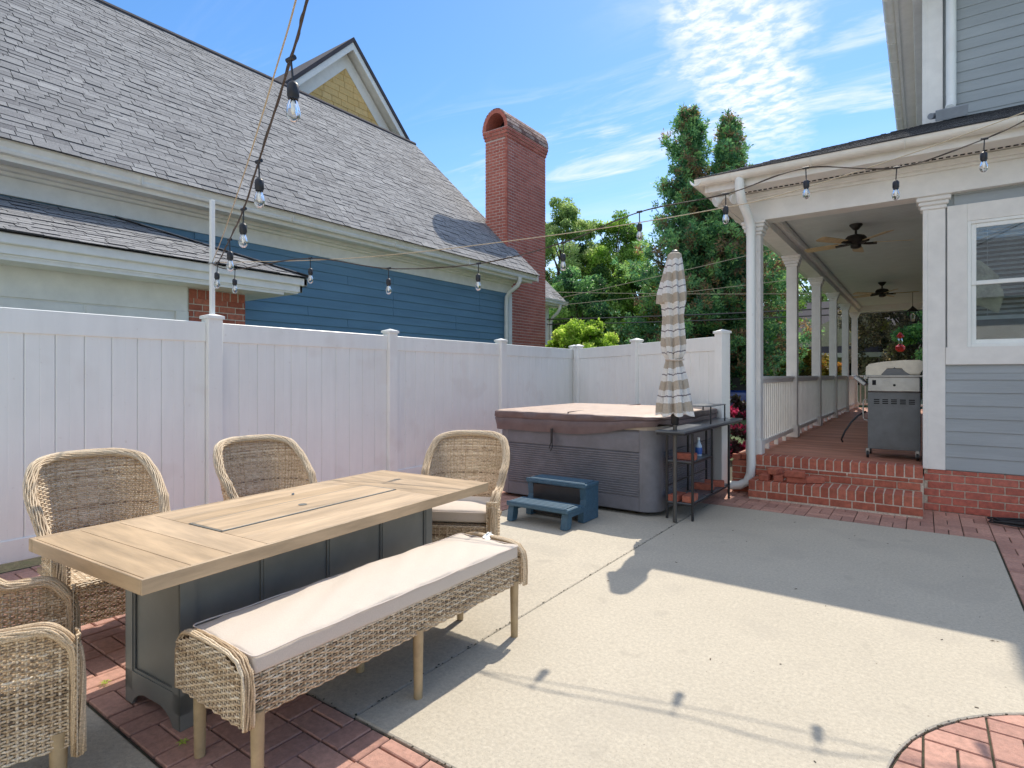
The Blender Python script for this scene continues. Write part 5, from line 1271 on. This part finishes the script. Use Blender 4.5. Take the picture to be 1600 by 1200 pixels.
def conifer():
    rs = np.random.default_rng(11); root = thing('conifer_tree', 'tall dark twin topped conifer with brown cones rising behind the porch corner', 'tree', (-6.55, 21.0, -.13))
    P, T, O = [], [], []
    tb = MB()
    for tx, ty, top, seed in ((-.42, 0, 11.2, 1), (.80, .4, 10.7, 2)):
        tb.tube([(tx * .3, ty, 0), (tx * .8, ty, 4), (tx, ty, 8), (tx, ty, top - .3)], [.28, .20, .12, .02], 8)
        nb = 240
        for k in range(nb):
            f = (k + .5) / nb; z = .9 + (top - .9) * f ** 1.0; Rz = (2.85 * (1 - f) ** .62 + .22) * rs.uniform(.6, 1.12) * (.92 + .20 * math.sin(z * 2.3 + seed * 2 + 1.3 * math.sin(k * 2.399)))
            if f > .55: Rz = min(Rz, .16 + 1.75 * (1 - f) ** .5 + rs.uniform(-.35, .28) + (.6 if rs.random() < .06 else 0))
            a = k * 2.399 + seed + rs.normal() * .3
            if (math.cos(a) * tx < 0) and f > .7: Rz *= .7
            dirv = np.array([math.cos(a), math.sin(a), 0]); m = int(5 + Rz * 7)
            brown = rs.random() < .35
            tip = np.array([tx, ty, z]) + dirv * Rz + np.array([0, 0, .18 * Rz + .1]); mid = np.array([tx, ty, z - .1]) + dirv * Rz * .5
            if k % 2 == 0: tb.tube([(tx, ty, z - .2), tuple(mid), tuple(tip)], [.05, .03, .008], 4, caps=False)
            for q in range(m):
                u = (q + rs.random()) / m; c = (1 - u) ** 2 * np.array([tx, ty, z - .2]) + 2 * u * (1 - u) * mid + u * u * tip + rs.normal(size=3) * np.array([.12, .12, .07]) * (.5 + Rz * .35)
                isb = (rs.random() < (.46 if brown else .09)) and u > .35; nl = 34
                d = rs.normal(size=(nl, 3)); d[:, 2] += .35; d += dirv * .5; d /= np.linalg.norm(d, axis=1, keepdims=True)
                pp_ = c + d * .05 + rs.normal(size=(nl, 3)) * .055; P.append(pp_); O.append(d)
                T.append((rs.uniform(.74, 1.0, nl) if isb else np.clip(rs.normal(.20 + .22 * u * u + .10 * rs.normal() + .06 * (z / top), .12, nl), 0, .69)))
    P, T, O = np.concatenate(P), np.concatenate(T), np.concatenate(O)
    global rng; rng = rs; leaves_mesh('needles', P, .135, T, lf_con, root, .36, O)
    mk('trunk', tb, m_bark, root, smooth=True)
conifer()
gq = 'leafy trees behind the fence'
tree('tall_tree', 'tall pale green tree just right of the brick chimney', 'tree', -14.4, 24.5, 10.2, 2.4, lf_pale, 80000, .2, .105, 170, .2, 3, group=gq)
tree('tall_tree', 'mid green tree between the pale tree and the conifer', 'tree', -12.4, 26.0, 9.3, 2.6, lf_mid, 80000, .12, .105, 170, .2, 4, group=gq)
tree('tall_tree', 'shorter bright green tree directly left of the conifer', 'tree', -9.4, 22.5, 6.4, 2.0, lf_mid, 60000, .08, .10, 150, .16, 5, group=gq)
tree('dark_tree', 'dark green tree low behind the lime green shrub', 'tree', -11.8, 21.2, 5.9, 2.2, lf_dark, 55000, .05, .11, 150, .16, 6, group=gq)
tree('dark_tree', 'dark tree partly hidden behind the rear wing of the blue house', 'tree', -16.2, 23, 7.2, 2.4, lf_dark, 45000, .08, .12, 140, .16, 7, group=gq)
tree('lime_shrub', 'bright lime green shrub showing above the fence corner', 'shrub', -7.75, 14.3, 3.0, 1.35, lf_lime, 38000, .08, .08, 90, .06, 8, squash=1)
tree('tall_tree', 'green tree seen between the first and third porch columns', 'tree', -6.1, 27, 9.6, 1.9, lf_mid, 45000, .1, .115, 150, .2, 9, group='trees beyond the porch')
tree('tall_tree', 'tree standing behind the dark roofed house beyond the railing', 'tree', -5.6, 44, 13.5, 4.6, lf_pale, 26000, .1, .27, 160, .3, 10, group='trees beyond the porch')
tree('gold_shrub', 'yellow and orange shrub in front of the dark roofed house', 'shrub', -3.2, 21.8, 2.3, 1.1, lf_gold, 22000, .08, .08, 90, .06, 12)
tree('dusky_tree', 'brownish tree filling the far opening of the porch on the left', 'tree', -.5, 31, 8.5, 2.6, lf_dusk, 60000, .02, .12, 170, .2, 13, group='trees beyond the porch')
tree('dusky_tree', 'dark green tree filling the far opening of the porch on the right', 'tree', 1.8, 27, 8.5, 2.8, lf_dark, 60000, .02, .12, 170, .2, 14, group='trees beyond the porch')
tree('flower_shrub', 'pink flowering shrub in the gap beside the porch column', 'shrub', -2.75, 9.9, 1.15, .55, lf_flower, 7000, .05, .06, 60, .03, 15)
# dense far hedge line (nobody could count it)
n = 90000; hx = rng.uniform(-45, 30, n); hgt = 3.9 + 1.5 * np.sin(hx * .35) + 1.0 * np.sin(hx * .9 + 1); hy = 42 + rng.normal(0, 1.4, n) - .0 * hx
Pz = rng.uniform(0, 1, n) ** .8 * hgt; leaves_mesh('far_woods', np.stack([hx, hy, Pz], 1), .42, np.clip(.25 + .4 * Pz / 6 + rng.normal(0, .2, n), 0, 1), lf_dark, None)['kind'] = 'stuff'
# small green weeds in the paving
for wx, wy, lb_ in ((-2.22, 1.02, 'tiny green weed in the paving beside the table foot'), (-2.93, 1.02, 'small green strip of leaf lying on the paving edge by the armchair')):
    mb = MB()
    for k in range(6): a = k * 1.05; mb.add([(0, 0, 0), (.012 * math.cos(a + .4), .012 * math.sin(a + .4), .012), (.026 * math.cos(a), .026 * math.sin(a), .008), (.012 * math.cos(a - .4), .012 * math.sin(a - .4), .012)], [(0, 1, 2, 3)], .6)
    o = mk('weed_sprout', mb, lf_lime); o.location = (wx, wy, .001); tag(o, lb_, 'weed')
# debris specks
db = MB()
for k in range(20):
    x, y = random.uniform(-1.8, .4), random.uniform(1.6, 6.0); s = random.uniform(.004, .010); db.ob((x, y, .002), Matrix.Rotation(random.uniform(0, 3), 3, 'Z'), (s * 1.8, s * .6, .002))
mk('leaf_debris', db, m_bark, kind='stuff')
lf = MB(); lf.add([(0, 0, 0), (.014, .004, .004), (.03, 0, .001), (.014, -.005, .003)], [(0, 1, 2, 3)]); lf.add([(.03, 0, .001), (.045, .004, .002), (.03, .003, .004)], [(0, 1, 2)]); lf = mk('dry_leaf', lf, m_bark); lf.location = (.27, 3.82, .002); tag(lf, 'small dry brown leaf on the sunlit concrete at the right', 'leaf')

# ------------------------------------------------------------------ far things
FH = thing('far_house', 'distant house with a dark shingle roof seen between the porch columns', 'house', (-4.6, 33, -.13))
mk('wall', MB().prism([(-4.5, 0), (4.5, 0), (4.5, 2.6), (2.2, 4.9), (-2.2, 2.9), (-4.5, 2.6)], lambda a, b: (a, 0, b), lambda a, b: (a, 7, b)), m_farwall, FH)
mb = MB(); mb.add([(-4.9, -.5, 2.55), (4.9, -.5, 2.55), (3.2, 3.4, 5.6), (-3.4, 3.4, 5.6), (-4.9, 7.4, 2.55), (4.9, 7.4, 2.55)], [(0, 1, 2, 3), (0, 3, 4), (1, 5, 2), (3, 2, 5, 4), (0, 4, 5, 1)]); mk('roof', mb, m_darkroof, FH)
mb = MB(); mb.box(-4.92, 4.92, -.56, -.5, 2.36, 2.58); mk('fascia', mb, m_white, FH)
for x in (-3, -1, 1.2): mb = MB(); mb.box(x, x + .9, -.02, .02, 1.0, 2.1); mk('window', mb, m_dark, FH)
CA = thing('parked_car', 'blue parked car glimpsed past the end of the angled fence', 'car', (-5.5, 21.2, -.13), .2)
mk('body', MB().rbox((0, 0, .62), (4.3, 1.75, .70), .16, 4), m_carb, CA, smooth=True)
mk('cabin', MB().prism([(-1.7, .95), (-1.1, 1.40), (.7, 1.40), (1.4, .95)], lambda a, b: (a, -.72, b), lambda a, b: (a, .72, b)), m_rub, CA)
for x in (-1.35, 1.35):
    for y in (-.85, .85): mk('wheel', MB().cyl((x, y - .1, .32), (x, y + .1, .32), .32, n=20), m_rub, CA, smooth=40)
def s_at(px, py, d): s_, c_ = math.sin(TH), math.cos(TH); u = (px - 800) / 900; return (d * (-s_ + u * c_), d * (c_ + u * s_), EYE + d * (586 - py) / 900)
for k, (ya, yb, w_, nm) in enumerate(((478, 436, .010, 'highest thin wire crossing in front of the conifer'), (470, 382, .010, 'thin wire rising steeply across the conifer'), (455, 458, .010, 'thin wire above the two thick cables'), (498, 484, .022, 'upper of the two thick utility cables behind the umbrella'), (506, 494, .018, 'lower of the two thick utility cables behind the umbrella'))):
    A = s_at(850, ya + 0, 19); Bp = s_at(1235, yb, 17); A2 = Vector(A) + (Vector(A) - Vector(Bp)) * 1.2; B2 = Vector(Bp) + (Vector(Bp) - Vector(A)) * 1.2
    pts = [A2.lerp(B2, i / 20) + Vector((0, 0, -.35 * (1 - (2 * i / 20 - 1) ** 2) + .3)) for i in range(21)]
    tag(mk('utility_wire', MB().tube(pts, w_, 5), m_pole if k > 2 else m_rope, None), nm, 'wire', 'overhead wires behind the patio')
